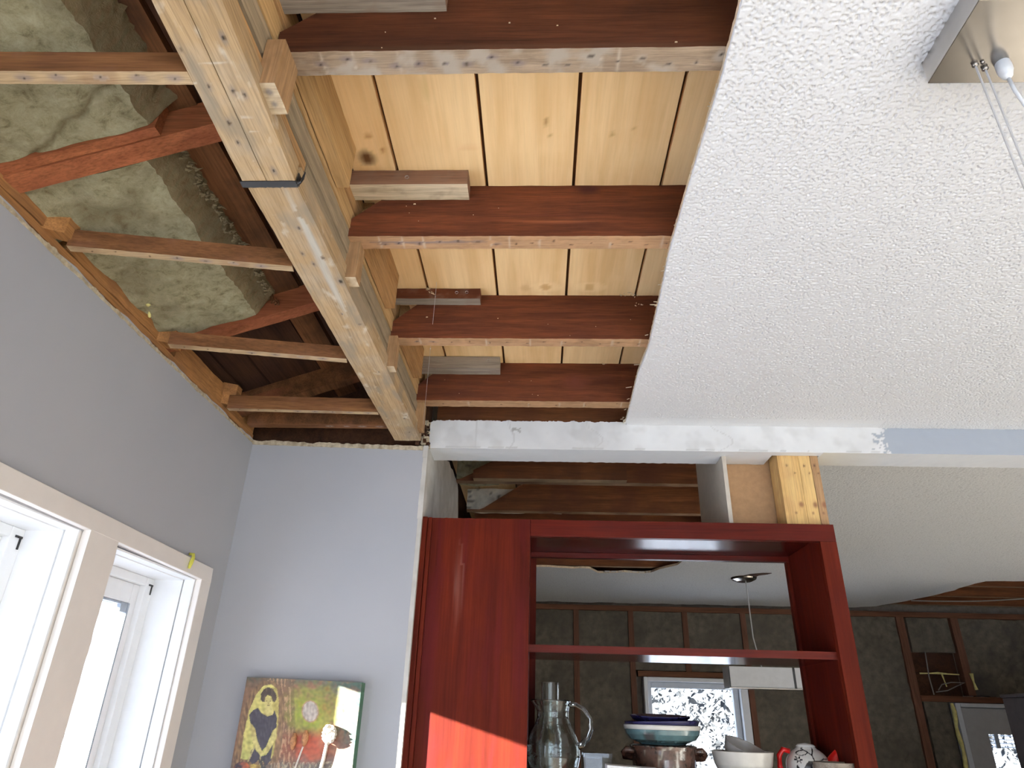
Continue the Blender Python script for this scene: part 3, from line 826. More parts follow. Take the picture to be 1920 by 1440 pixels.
JL = [(1, 0.628, 0.667), (2, 1.031, 1.070), (3, 1.421, 1.459), (4, 1.784, 1.828)]
jlab = {1: 'dark red-brown ceiling joist across the top edge of the photo, wide nail-pitted underside',
        2: 'dark red-brown ceiling joist under the pale wooden cleat with one end cut sloping',
        3: 'red-brown ceiling joist third from the top, under the grey-edged cleat',
        4: 'red-brown ceiling joist with a round knot, nearest the white bulkhead'}
for k, ya, yb in JL:
    base = dirt(0.9 if k == 1 else 0.55, (0.30, 0.255, 0.21) if k == 1 else (0.42, 0.24, 0.13), 30, 0.05)
    nn = {1: 17, 2: 16, 3: 13, 4: 7}[k]
    sp = nail_row(-0.33, 0.26, ya, yb, 0.82, nn, k*3, {1: 0.0, 2: -0.08, 3: -0.24, 4: None}[k])
    if k == 2:
        sp = [(2, 0, -0.23, (ya+yb)/2-0.001, 0.82, 0.10, 0.0028, 9, (0.12, 0.10, 0.11), 0.8)]+sp
    if k == 4:
        sp += []
    st_b = spots_stain(sp, base)
    face = []
    if k == 4:
        face = [(1, 0, 0.10, ya, 0.885, 0.014, 9, 0.014, (0.045, 0.012, 0.01), 0.9), (1, 0, 0.10, ya, 0.885, 0.032, 9, 0.022, (0.075, 0.02, 0.012), 0.7), (1, 0, 0.17, ya, 0.90, 0.05, 9, 0.006, (0.07, 0.02, 0.012), 0.5)]
    if k == 2:
        face = [(1, 0, 0.09, ya, 0.935, 0.02, 9, 0.009, (0.03, 0.008, 0.008), 0.8), (1, 0, 0.03, ya, 0.855, 0.07, 9, 0.003, (0.22, 0.075, 0.03), 0.5), (1, 0, 0.0, ya, 0.87, 0.09, 9, 0.0025, (0.06, 0.015, 0.01), 0.5)]
    if k == 1:
        face = [(1, 0, -0.17, ya, 0.845, 0.10, 9, 0.0035, (0.03, 0.01, 0.006), 0.6), (1, 0, -0.05, ya, 0.825, 0.3, 9, 0.004, (0.04, 0.02, 0.012), 0.7)]
    st_f = spots_stain(face)
    def stain(p, ax, side, st_b=st_b, st_f=st_f):
        if ax == 2 and side == 0:
            return st_b(p, ax, side)
        return st_f(p, ax, side) if ax == 1 and side == 0 else (0, 0, 0, 0)
    zr = 0.945
    def taper(p):        # sloping cut at the top of the left end
        x, yy, z = p
        if x < -0.279:
            lim = zr-(-0.279-x)*0.875
            z = 0.82+(z-0.82)*(lim-0.82)/(zr-0.82)
        yy += 0.0008*noise.noise(Vector((x*20, z*20, 1)))
        if z < 0.823:
            z += 0.0010*noise.noise(Vector((x*60, yy*60, 4)))
        return (x, yy, z)
    j = MB().gbox((-0.3745, ya, 0.82), (0.275, yb, zr), 0.0045, stain, 0, taper, 0, 1)
    j.gbox((0.275, ya, 0.82), (XEND, yb, zr), 0.2, None, 0, None, 0, 1)
    o = j.build('ceiling_joist', ['joist_dark' if k == 1 else 'joist', 'joist_edge_grey' if k == 1 else 'joist_edge'])
    tag(o, jlab[k], 'joist', 'red-brown joists above the living room')

# cleats nailed high on the joists
def cleat(x0, x1, y0, y1, z0, z1, mside, mbot, mend, label, nails):
    c = MB().gbox((x0, y0, z0), (x1, y1, z1), 0.004, dirt(0.35, (0.16, 0.11, 0.08), 30, 0.15), 0.0006, None, 0, 1)
    o = c.build('wooden_cleat', [mside, mbot])
    tag(o, label, 'wood block', 'short cleats nailed to the joists')
    for nx, nz in nails:
        MB().lathe([(0.0001, -0.0012), (0.0035, -0.001), (0.004, 0.0), (0.004, 0.001)], (nx, y0-0.0006, nz), 10, Matrix.Rotation(PI/2, 3, 'X')).build('nail_head', 'cable', o, smooth=True)
cleat(-0.386, -0.144, 0.986, 1.0302, 0.909, 0.944, 'cleat_side', 'cleat_pale', None, 'short wooden cleat with pale underside against the second joist', [(-0.262, 0.926)])
cleat(-0.395, -0.152, 1.391, 1.4202, 0.915, 0.944, 'joist', 'cleat_grey', None, 'short red-brown cleat with grey weathered underside on the third joist', [(-0.21, 0.932), (-0.185, 0.933)])
cleat(-0.385, -0.121, 1.742, 1.7832, 0.905, 0.943, 'cleat_grey', 'cleat_grey', None, 'dull grey cleat on the joist nearest the bulkhead', [(-0.155, 0.93)])
cleat(-0.385, -0.139, 0.588, 0.6272, 0.900, 0.944, 'cleat_side', 'cleat_grey', None, 'grey-bottomed cleat cut off by the top edge of the photo', [])

# joists over the kitchen, seen above the shelf unit
kl = [(1.972, 2.010, 'dark joist just above the ragged top edge of the white bulkhead', None),
      (2.536, 2.575, 'long brown joist just behind the bulkhead soffit, above the shelf unit', None),
      (2.96, 3.00, 'brown joist with sloping left end beside the pale insulation, above the shelf unit', 1),
      (3.36, 3.40, 'shadowed brown joist lowest in the gap above the shelf unit', None),
      (4.155, 4.195, 'orange-brown joist showing in the torn hole of the kitchen ceiling', None),
      (4.56, 4.60, 'joist showing at upper edge of the broken ceiling at far right', None),
      (4.96, 5.00, 'joist crossing the middle of the broken ceiling at far right', None),
      (5.34, 5.38, 'last joist before the far wall in the broken ceiling at far right', None)]
for ya, yb, lb, sl_ in kl:
    def tp(p, ya=ya):
        x, yy, z = p
        if ya > 2.5 and ya < 2.6 and x < -0.09:
            z = 0.82+(z-0.82)*max(0.03, (0.945-(-0.09-x)*0.53-0.82)/0.125)
        if ya > 2.9 and ya < 3.2 and x < -0.08:
            z = 0.82+(z-0.82)*max(0.03, (0.945-(-0.08-x)*0.66-0.82)/0.125)
        return (x, yy, z)
    j = MB().gbox((-0.33, ya, 0.82), (1.2, yb, 0.945), 0.02, dirt(0.6, (0.06, 0.02, 0.012), 6, 0.0), 0.001, tp, 0, 1)
    j.gbox((1.2, ya, 0.82), (5.05, yb, 0.945), 0.2, None, 0, None, 0, 1)
    tag(j.build('ceiling_joist', ['joist_far', 'joist_edge_far']), lb, 'joist', 'joists over the kitchen')
sj = MB().gbox((-0.26, 2.497, 0.818), (0.333, 2.534, 0.94), 0.012, dirt(0.5, (0.05, 0.02, 0.012), 8, 0.0), 0.0008, lambda p: (p.x, p.y, 0.818+(p.z-0.818)*(1 if p.x > -0.09 else max(0.03, 1-(-0.09-p.x)*4.3))), 0, 1)
tag(sj.build('sister_board', ['joist_far', 'batten_edge']), 'shorter brown board doubled onto the kitchen joist, ends left of the pale panel', 'board')

# ================================================================== BEAM between the two ceiling heights
bm = empty('support_beam', (-0.415, 0.9, 0.725), 'long weathered timber beam running away diagonally, cut and strapped midway', 'beam')
def bs(spots, seed):
    d1 = dirt(0.65, (0.20, 0.17, 0.13), 14, 0.08)
    d2 = dirt(0.5, (0.62, 0.57, 0.48), 45, 0.45)
    def b(p, ax, side):
        q = Vector((p.x*2.5, p.y*0.7, p.z))
        r = d1(q, ax, side); r2 = d2(Vector((p.x, p.y*0.5, p.z)), ax, side)
        return r2 if r2[3] > r[3] else r
    return spots_stain(spots, b)
def bn(x, y, s=1.0, ry=1.0):
    return [(2, 0, x, y, 0.725, 0.0042*s, 0.009*s*ry, 9, (0.15, 0.13, 0.12), 0.6), (2, 0, x, y, 0.725, 0.0026*s, 0.0036*s, 9, (0.008, 0.006, 0.006), 1.0)]
near_sp = []
for x, y, s in [(-0.385, 0.535, 1), (-0.432, 0.605, 0.9), (-0.402, 0.612, 0.9), (-0.389, 0.618, 0.9), (-0.428, 0.665, 1.1), (-0.428, 0.70, 0.7), (-0.394, 0.757, 1), (-0.445, 0.55, 0.6)]:
    near_sp += bn(x, y, s)
for (y, x) in ((0.60, -0.445), (0.655, -0.405), (0.68, -0.41), (0.57, -0.41)):
    near_sp.append((2, 0, x, y, 0.725, 0.014, 0.0016, 9, (0.62, 0.57, 0.50), 0.45))
def skewA(p):
    t = (p.y-0.48)/0.30; return (p.x-0.011*t, p.y, p.z+0.0008*noise.noise(p*50))
MB().gbox((-0.455, -2.4, 0.725), (-0.4145, 0.30, 0.765), 0.1).gbox((-0.4115, -2.4, 0.725), (-0.372, 0.30, 0.765), 0.1).build('bottom_board', 'beam', bm)
MB().gbox((-0.450, 0.30, 0.725), (-0.4130, 0.779, 0.762), 0.003, bs(near_sp, 1), 0, skewA).build('bottom_board', 'beam', bm)
MB().gbox((-0.4118, 0.30, 0.725), (-0.368, 0.779, 0.762), 0.003, bs(near_sp, 2), 0, skewA).build('bottom_board', 'beam', bm)
far_sp = []
for x, y, s in [(-0.412, 0.89, 1), (-0.428, 0.96, 0.8), (-0.418, 0.99, 0.9), (-0.395, 0.972, 0.9), (-0.385, 1.045, 1.6), (-0.415, 1.16, 0.6), (-0.388, 1.20, 0.8), (-0.40, 1.42, 0.5), (-0.395, 1.70, 0.7), (-0.40, 1.80, 0.6), (-0.372, 1.09, 0.5)]:
    far_sp += bn(x, y, s)
far_sp.append((2, 0, -0.40, 1.73, 0.725, 0.018, 0.03, 9, (0.33, 0.27, 0.18), 0.5))
far_sp.append((2, 0, -0.40, 0.93, 0.725, 0.006, 0.10, 9, (0.55, 0.56, 0.52), 0.55))
far_sp.append((2, 0, -0.405, 1.05, 0.725, 0.006, 0.10, 9, (0.55, 0.56, 0.52), 0.5))
def skewB(p):
    t = (p.y-0.79)/1.03; e = 0
    if p.y < 0.80:
        e = 0.0015*noise.noise(Vector((p.x*120, 0, 0)))
    return (p.x+0.022*t+0.0012*noise.noise(Vector((1, p.y*14, 2))), p.y+e, p.z+0.0008*noise.noise(p*50))
MB().gbox((-0.4575, 0.790, 0.725), (-0.379, 1.868, 0.764), 0.0035, bs(far_sp, 3), 0, skewB).build('bottom_board', 'beam', bm)
def side(name, x0, x1, y0, y1, z0, z1, mat, d=0.3, col=(0.16, 0.12, 0.08)):
    return MB().gbox((x0, y0, z0), (x1, y1, z1), 0.006, dirt(d, col, 16, 0.05), 0.0008, lambda p: (p.x+(0.014*(p.y-0.8) if p.y > 0.8 else 0), p.y, p.z)).build(name, mat, bm)
side('lower_board', -0.452, -0.378, 0.25, 0.800, 0.7650, 0.782, 'beam_orange')
side('lower_board', -0.452, -0.381, 0.81, 1.86, 0.7665, 0.791, 'beam_grey')
side('middle_board', -0.450, -0.3785, 0.25, 1.86, 0.7935, 0.8370, 'beam_grey', 0.4)
side('upper_board', -0.450, -0.3765, 0.25, 1.86, 0.8395, 0.883, 'pine_side', 0.3, (0.34, 0.22, 0.11))
side('top_board', -0.450, -0.375, 0.25, 1.86, 0.8855, 0.944, 'beam_orange')
MB().box(-0.444, -0.392, 0.25, 1.85, 0.7655, 0.944).build('dark_gap_backing', 'dark_board', bm)  # dark backing added so the gaps between the beam boards read as shadow
MB().box(-0.45, -0.375, -2.4, 0.245, 0.766, 0.944).build('top_board', 'beam_orange', bm)
for y0, y1 in ((0.672, 0.930), (1.078, 1.335), (1.468, 1.700)):
    side('side_board', -0.3745, -0.352, y0, y1, 0.850, 0.944, 'pine_side' if y0 < 1 else 'beam_orange', 0.2, (0.30, 0.18, 0.08))
st = MB().gbox((-0.465, 0.7775, 0.7232), (-0.378, 0.7905, 0.7258), 0.003, None, 0, lambda p: (p.x, p.y+(0.0022*noise.noise(Vector((p.x*220, 0, 0))) if p.y > 0.785 else 0), p.z)).box(-0.377, -0.3755, 0.779, 0.7895, 0.7240, 0.742)
st.tube([(-0.379, 0.784, 0.7235), (-0.374, 0.785, 0.728), (-0.3715, 0.787, 0.738), (-0.371, 0.789, 0.752)], [0.0022, 0.0025, 0.0022, 0.0012], 8)
st.build('strap', 'black', bm)

# hanger blocks under the joist ends, at the beam's right flank
for (y0, y1, x0, x1, z0, lb) in ((0.608, 0.660, -0.3775, -0.352, 0.735, 'nail-pitted wood block under the end of the joist nearest the viewer'),
                             (1.048, 1.080, -0.3775, -0.353, 0.737, 'splintered wood block beside the beam under the second joist end'),
                             (1.408, 1.440, -0.371, -0.349, 0.735, 'pale-tipped wood block beside the beam under the third joist end'),
                             (1.800, 1.838, -0.367, -0.343, 0.738, 'reddish wood block at the far end of the beam beside the grey wall')):
    s_ = [(2, 0, (x0+x1)/2, y0+0.015, z0, 0.005, 0.006, 9, (0.12, 0.1, 0.09), 0.9), (2, 0, (x0+x1)/2, y0+0.035, z0, 0.004, 0.005, 9, (0.12, 0.1, 0.09), 0.9)] if y0 < 1 else []
    k = MB().gbox((x0, y0, z0), (x1, y1, 0.8195), 0.003, spots_stain(s_, dirt(0.4, (0.17, 0.10, 0.05), 40, 0.1)), 0.0007, None, 0, 1)
    tag(k.build('hanger_block', ['block', 'cleat_pale' if y0 < 1.7 else 'block']), lb, 'wood block', 'blocks under the joist ends')

# ================================================================== LEFT STRIP: battens, plates, rafters, wool
def batten(a, b, t, h, z, label, seed, name='ceiling_batten', mats=('batten', 'batten_edge')):
    a = Vector(a); b = Vector(b); d = (b-a); L = d.length; d.normalize(); n = Vector((-d.y, d.x))
    rnd = random.Random(seed); sp = []
    for i in range(int(L/0.05)):
        q = (i+0.6)*0.05+rnd.random()*0.01
        if q > L*0.45:
            sp.append((2, 0, q, t/2, 0, 0.010, 0.005, 9, (0.20, 0.16, 0.15), 0.7))
        sp.append((2, 0, q, t*(0.3+0.4*rnd.random()), 0, 0.0018, 0.0018, 9, (0.02, 0.015, 0.01), 1.0))
    def xf(p):
        w = a+d*p.x+n*p.y
        return (w.x, w.y, z+p.z+0.0006*noise.noise(Vector((p.x*60, p.y*60, seed))))
    m_ = MB().gbox((0, 0, 0), (L, t, h), 0.003, spots_stain(sp, dirt(0.45, (0.13, 0.06, 0.035), 12, 0.1)), 0, xf, 0, 1)
    return tag(m_.build(name, list(mats)), label, 'batten', 'narrow battens across the lowered strip')
batten((-0.860, 0.5745), (-0.4545, 0.582), 0.020, 0.036, 0.7255, 'narrow brown batten nearest the viewer, its pale underside dotted with nails', 1)
batten((-0.842, 0.936), (-0.4560, 0.997), 0.017, 0.036, 0.725, 'slanting brown batten ending just before the black strap area, second nearest', 2)
batten((-0.836, 1.288), (-0.4480, 1.354), 0.020, 0.032, 0.725, 'slanting brown batten with smooth pale lower edge, third from the viewer', 3)
batten((-0.850, 1.641), (-0.4410, 1.657), 0.018, 0.039, 0.725, 'knotty brown batten nearest the far grey wall, fourth from the viewer', 4)
batten((-0.85, 1.775), (-0.4390, 1.772), 0.030, 0.045, 0.736, 'rough dark board lying along the top of the grey wall ahead', 5, 'ceiling_board', ('roof_brown', 'batten'))

for i, (y0, y1, z0, z1, lb) in enumerate(((-0.3, 0.905, 0.742, 0.800, 'knotty wall plate on the left wall, nearest the viewer'), (0.968, 1.300, 0.742, 0.795, 'wall plate on the left wall with splintered upper edge'),
                                        (1.378, 1.640, 0.740, 0.792, 'wall plate on the left wall behind the third batten'), (1.690, 1.868, 0.738, 0.780, 'shadowed wall plate in the far left corner'))):
    p_ = MB().gbox((-0.945, y0, z0), (-0.868, y1, z1), 0.006, dirt(0.5, (0.12, 0.055, 0.025), 14, 0.05), 0.0012, lambda p: (p.x+0.004*noise.noise(Vector((1, p.y*22, p.z*9))), p.y, p.z))
    tag(p_.build('wall_plate_board', 'plate'), lb, 'board', 'plates on top of the left wall')
tag(MB().gbox((-0.945, -0.3, 0.7235), (-0.866, 1.868, 0.7375), 0.012, dirt(0.4, (0.15, 0.08, 0.04), 12, 0.1), 0.0012).build('wall_plate_board', 'plate'), 'lower continuous plate right on the top edge of the left wall', 'board', 'plates on top of the left wall')
for y0, y1, z1, lb in ((0.912, 0.942, 0.835, 'upright block at the left wall by the second batten end'), (1.305, 1.340, 0.83, 'upright block at the left wall by the third batten end'), (1.645, 1.675, 0.80, 'dim upright block at the left wall by the fourth batten end')):
    k = MB().gbox((-0.872, y0, 0.738), (-0.838, y1, z1), 0.004, dirt(0.4, (0.17, 0.08, 0.04), 30, 0.1), 0.0006, lambda p: (p.x, p.y+(p.x+0.85)*0.5, p.z))
    tag(k.build('rafter_block', 'plate'), lb, 'wood block', 'blocks at the left wall')


def roof_z(x):
    return 0.880+0.36*(x+0.70)
def rafter(y0, y1, label, x1=-0.455, red=True):
    def xf(p):
        return (p.x, p.y, roof_z(p.x)-0.063+p.z)
    a = MB().gbox((-0.945, y0, 0.0), (x1, y1, 0.040), 0.006, dirt(0.5, (0.17, 0.05, 0.025), 10, 0.1), 0.0006, xf)
    a.gbox((-0.945, y0+0.001, 0.0405), (x1, y1-0.001, 0.0625), 0.02, None, 0, xf)
    o = a.build('roof_rafter', 'rafter' if red else 'roof_brown')
    return tag(o, label, 'rafter', 'sloping rafters over the lowered strip')
rafter(0.800, 0.838, 'reddish sloping rafter between the two nearest wool batts')
rb_ = rafter(1.345, 1.383, 'reddish sloping rafter below the far wool batt with a broken nail cluster')
rafter(1.74, 1.778, 'dark rafter against the end wall of the lowered strip', red=False)
sb = MB().gbox((-0.90, 0.781, 0.0), (-0.632, 0.799, 0.070), 0.006, dirt(0.4, (0.2, 0.06, 0.03), 10, 0.1), 0.0006, lambda p: (p.x, p.y, roof_z(p.x)-0.060+p.z*0.8))
tag(sb.build('sister_board', 'rafter'), 'shorter reddish board nailed to the near side of the rafter', 'board')
# sloping dark roof boards above the rafters
sr = MB()
xe = [-1.03, -0.86, -0.79, -0.648, -0.585, -0.375]
for a, b in zip(xe[:-1], xe[1:]):
    v8 = []
    for dz in (0.0, 0.016):
        for x, y in ((a+0.003, -3.0), (b-0.003, -3.0), (b-0.003, 1.95), (a+0.003, 1.95)):
            v8.append((x, y, roof_z(x)+dz-(0.004 if a == -0.648 else 0)))
    sr.hexa(v8, 1 if a == -0.648 else 0)
tag(sr.build('ceiling', ['dark_board', 'roof_brown']), kind='structure')
sr2 = MB().hexa([(-1.05, -3.0, roof_z(-1.05)+0.02), (-0.36, -3.0, roof_z(-0.36)+0.02), (-0.36, 1.95, roof_z(-0.36)+0.02), (-1.05, 1.95, roof_z(-1.05)+0.02), (-1.05, -3.0, roof_z(-1.05)+0.04), (-0.36, -3.0, roof_z(-0.36)+0.04), (-0.36, 1.95, roof_z(-0.36)+0.04), (-1.05, 1.95, roof_z(-1.05)+0.04)])
tag(sr2.build('ceiling', 'dark_board'), kind='structure')
tag(MB().box(-0.45, -0.372, -3.0, 1.95, 0.9455, 1.03).build('ceiling', 'dark_board'), kind='structure')


def wool(y0, y1, label, x1=-0.645, thick=0.05, drop=0.052, seed=1, crease=None):
    nx, ny = 44, int((y1-y0)/0.006)
    x0 = -0.93
    def edge_x(yy):
        return x1+0.004*noise.noise(Vector((1, yy*30, seed)))+0.003*noise.noise(Vector((2, yy*95, seed)))
    def under(x, yy):
        q = Vector((x*13, yy*13, seed*3.1))
        zb = roof_z(x)-drop-0.004-0.009*noise.fractal(q, 1.0, 2.0, 3)
        if crease:
            d = abs((yy-crease[0])-(x-crease[1])*crease[2]+0.012*noise.noise(Vector((x*30, 0, 2))))
            zb += 0.009*math.exp(-(d/0.007)**2)
        return zb
    vs = []; cs = []; fs = []
    for j in range(ny+1):
        yy = y0+(y1-y0)*j/ny; xe = edge_x(yy)
        for i in range(nx+1):
            x = x0+(xe-x0)*i/nx; vs.append((x, yy, under(x, yy)))
            n = noise.fractal(Vector((x*9, yy*9, seed)), 1.0, 2.0, 5); k = 0.0
            if crease:
                d = abs((yy-crease[0])-(x-crease[1])*crease[2]+0.012*noise.noise(Vector((x*30, 0, 2))))
                k = 0.75*math.exp(-(d/0.005)**2)
            cs.append((0.10, 0.075, 0.04, max(k, min(0.5, max(0, n*1.0-0.05)))))
    for j in range(ny):
        for i in range(nx):
            a = j*(nx+1)+i; fs.append((a+nx+1, a+nx+2, a+1, a))
    m_ = MB(); m_.add(vs, fs, 0, cs)
    # brown cut face on the right and the two cut ends
    vs = []; cs = []; fs = []; R_ = 7
    for j in range(ny+1):
        yy = y0+(y1-y0)*j/ny; xe = edge_x(yy); zb = under(xe, yy); zt = roof_z(xe+0.03)-0.003
        for k in range(R_+1):
            t = k/R_
            fr_ = 0.004*noise.noise(Vector((k*3.3, yy*70, seed)))+0.006*t*noise.noise(Vector((k, yy*150, seed+2)))
            vs.append((xe+0.034*t+(fr_ if k else 0), yy, zb+(zt-zb)*t+(0.003*noise.noise(Vector((k*2.1, yy*90, seed+5))) if 0 < k < R_ else 0)))
            cs.append((0.145+0.05*noise.noise(Vector((k, yy*120, 3))), 0.10, 0.05, 0.72))
    for j in range(ny):
        for k in range(R_):
            a = j*(R_+1)+k; fs.append((a+R_+1, a+R_+2, a+1, a))
    m_.add(vs, fs, 0, cs)
    for yy in (y0, y1):
        vs = []
        for i in range(nx+1):
            x = x0+(edge_x(yy)-x0)*i/nx; vs += [(x, yy, under(x, yy)), (x, yy, roof_z(x)-0.003)]
        m_.add(vs, [(2*i, 2*i+2, 2*i+3, 2*i+1) for i in range(nx)], 0, [(0.12, 0.09, 0.05, 0.6)]*len(vs))
    return tag(m_.build('insulation_batt', 'wool', smooth=True), label, 'insulation', 'mineral wool batts in the lowered strip')
wool(0.436, 0.780, 'grey-green mineral wool batt at the top left with a diagonal crease', seed=1, crease=(0.73, -0.72, -0.55))
wool(0.842, 1.342, 'grey-green mineral wool batt between the two reddish rafters with a fluffy right edge', x1=-0.675, seed=2)
# tufts along the far batt's right edge
tf = MB(); rnd = random.Random(5)
for i in range(150):
    yy = 0.85+rnd.random()*0.47; x = -0.650+0.012*rnd.random(); z = roof_z(x)-0.030+0.022*rnd.random()
    p = [Vector((x, yy, z))]
    dr = Vector((0.9, rnd.random()-0.5, (rnd.random()-0.6)*0.5)).normalized()
    for k in range(4):
        dr = (dr+0.6*Vector((rnd.random()-0.5, rnd.random()-0.5, rnd.random()-0.5))).normalized(); p.append(p[-1]+dr*(0.0022 if i % 12 else 0.004))
    tf.tube(p, [0.0030, 0.0026, 0.0018, 0.0010, 0.0004], 5)
tf.c = [(0.20, 0.15, 0.085, 0.7)]*len(tf.v)
tag(tf.build('wool_tufts', 'wool', smooth=True), 'loose fluffy tufts along the right edge of the middle wool batt', 'insulation', kind='stuff')
# wool and nail cluster bits
nc = MB(); rnd = random.Random(9)
for i in range(9):
    a = Vector((-0.645+rnd.random()*0.02, 1.333+rnd.random()*0.01, 0.862+rnd.random()*0.012)); b = a+Vector((rnd.random()*0.03-0.018, -0.004, rnd.random()*0.035-0.004))
    nc.tube([a, (a+b)/2+Vector((0.002, 0, 0.003)), b], [0.0022, 0.002, 0.0008], 6)
tag(nc.build('splintered_wood', 'batten'), 'cluster of splinters on the second reddish rafter', 'splinters', kind='stuff')
yf = MB().lathe([(0.0005, 0), (0.005, 0.003), (0.006, 0.012), (0.005, 0.022), (0.002, 0.028), (0.0003, 0.030)], (-0.845, 1.200, 0.766), 12, Matrix.Rotation(0.5, 3, 'X'))
yf.lathe([(0.0005, 0), (0.003, 0.002), (0.0032, 0.008), (0.0003, 0.014)], (-0.842, 1.212, 0.746), 10, Matrix.Rotation(0.7, 3, 'X'))
tag(yf.build('foam_blob', 'foam', smooth=True), 'small pale yellow foam blob stuck on the left wall plate', 'foam')
# spider thread with beads of dust
th = MB(); a = Vector((-0.245, 1.30, 0.90)); b = Vector((-0.352, 1.86, 0.745)); pts = []
for i in range(15):
    t = i/14; p = a+(b-a)*t; p.z -= 0.012*math.sin(PI*t); pts.append(p)
th.tube(pts, 0.00035, 5)
for i, s in ((1, 0.0012), (5, 0.0018), (9, 0.001), (11, 0.0009)):
    th.lathe([(0.0001, -s), (s, 0), (0.0001, s)], pts[i], 6)
tag(th.build('cobweb_thread', 'cable'), 'thin dusty cobweb thread hanging from the cleats to the beam end', 'cobweb')
# dust flecks / wood chips on joists and deck
ch = MB(); rnd = random.Random(12)
for k, ya, yb in JL:
    for i in range(6):
        x = -0.30+rnd.random()*0.53; z = 0.825+rnd.random()*0.075; s = 0.0003+0.0011*rnd.random()**3
        ch.hexa([(x-s*2, ya-0.0012, z-s), (x+s*2, ya-0.0014, z-s*0.7), (x+s*2, ya+0.0012, z-s*0.7), (x-s*2, ya+0.0012, z-s), (x-s*1.6, ya-0.001, z+s), (x+s*1.5, ya-0.001, z+s), (x+s*1.5, ya+0.0012, z+s), (x-s*1.6, ya+0.0012, z+s)])
for (x, y, z) in [(-0.275, 1.385, 0.935), (-0.268, 1.386, 0.925), (0.215, 1.41, 0.940), (0.20, 1.412, 0.938), (0.185, 1.77, 0.935), (0.23, 1.405, 0.93), (0.235, 1.402, 0.905)]:
    for i in range(5):
        q = Vector((x+(rnd.random()-0.5)*0.016, y-0.002-0.004*rnd.random(), z+(rnd.random()-0.5)*0.008)); w = q+Vector(((rnd.random()-0.5)*0.014, 0.003*(rnd.random()-0.5), (rnd.random()-0.5)*0.008))
        ch.tube([q, w], [0.0013, 0.0006], 5)
tag(ch.build('wood_chips', 'cleat_pale'), 'tiny pale wood chips and splinters clinging to the joist faces', 'wood chips', kind='stuff')

# pale insulation in the hole above the shelf unit
def lump(name, lo, hi, seed, mat, label, cat, group=None, amp=0.02):
    lo = Vector(lo); hi = Vector(hi)
    m_ = MB().gbox(lo, hi, 0.012, lambda p, ax, sd: (0.10, 0.08, 0.06, 0.9 if noise.noise(Vector((p.x*30, p.y*60, p.z*60))+Vector((seed, 0, 0))) > 0.42 else 0.0), 0, lambda p: Vector(p)+amp*noise.noise_vector(Vector(p)*14+Vector((seed, 0, 0))))
    return tag(m_.build(name, mat, smooth=True), label, cat, group)
MAT['pale_wool'] = plain('chalky_pale_insulation', (0.66, 0.63, 0.52), 0.95, nz=0.12, nscale=26, bmp=0.9)
lump('insulation_batt', (-0.335, 3.014, 0.832), (0.10, 3.048, 0.935), 3, 'pale_wool', 'chalky pale insulation with dark slits between the two brown kitchen joists above the shelf unit', 'insulation', None, 0.006)
lump('insulation_batt', (-0.335, 2.60, 0.85), (-0.17, 2.70, 0.93), 5, 'wool', 'brownish wool batt just behind the white bulkhead soffit at its left end', 'insulation', None, 0.010)
lump('insulation_batt', (-0.33, 3.42, 0.828), (-0.17, 3.70, 0.94), 6, 'pale_wool', 'pale insulation scrap low in the gap just over the red panel of the shelf unit', 'insulation', None, 0.008)

# ================================================================== SHELF UNIT (pass-through cabinet)
YF = 1.934
cab = empty('shelf_unit', (0.24, 2.08, -1.62), 'tall red mahogany open shelf unit with solid left panel in the wall opening', 'shelf unit')
def panelstain(p, ax, side):
    if ax == 1 and side == 0:
        n = noise.fractal(Vector((p.x*30, 0, p.z*2.4)), 1.0, 2.0, 4); d = math.hypot((p.x+0.235)/0.02, (p.z-0.30)/0.15)
        if d < 1:
            return (0.30, 0.17, 0.14, 0.22*(1-d)*max(0, min(1, 0.5+2*n)))
        if n > 0.05:
            return (0.06, 0.006, 0.008, min(0.5, (n-0.05)*1.2))
    return (0, 0, 0, 0)
MB().gbox((-0.313, YF, -1.30), (-0.028, YF+0.02, 0.511), 0.008, panelstain, 0, lambda p: (p.x, p.y, p.z+(0.0012*noise.noise(Vector((p.x*90, 0, 0))) if p.z > 0.5 else 0))).build('front_panel', 'mahogany', cab)
MB().box(-0.342, -0.326, YF-0.012, YF+0.02, -1.30, 0.511).box(-0.325, -0.3135, YF-0.006, YF+0.02, -1.30, 0.511).build('side_trim', 'mahogany', cab, bevel=0.001)
MB().box(-0.0275, 0.836, YF, YF+0.02, 0.4625, 0.511).build('top_rail', 'mahogany_x', cab, bevel=0.001)
MB().box(0.7905, 0.836, YF, YF+0.02, -1.30, 0.462).build('right_stile', 'mahogany', cab, bevel=0.001)
MB().box(0.8155, 0.836, YF+0.0205, 2.22, -1.30, 0.505).build('side_panel', 'mahogany', cab)
MB().box(0.7905, 0.815, YF+0.0205, 2.22, -1.30, 0.474).build('side_panel', 'mahogany', cab)
MB().box(-0.048, -0.0285, YF+0.0205, 2.22, -1.30, 0.474).build('side_panel', 'mahogany', cab)
MB().box(-0.34, 0.8150, YF+0.0205, 2.22, 0.4745, 0.494).build('top_board', 'mahogany_shiny', cab)
MB().box(-0.0280, 0.7900, 2.198, 2.22, 0.458, 0.474).build('back_rail', 'mahogany_x', cab)
MB().box(-0.34, -0.010, 2.2205, 2.235, -1.30, 0.49).build('back_panel', 'mahogany', cab)
MB().box(0.782, 0.7902, 2.198, 2.22, -1.30, 0.4575).build('back_stile', 'mahogany', cab)
sh_ = tag(MB().box(-0.0280, 0.7900, 1.952, 2.219, 0.153, 0.172).build('shelf', 'mahogany_shiny', cab), 'upper shelf with shiny underside')
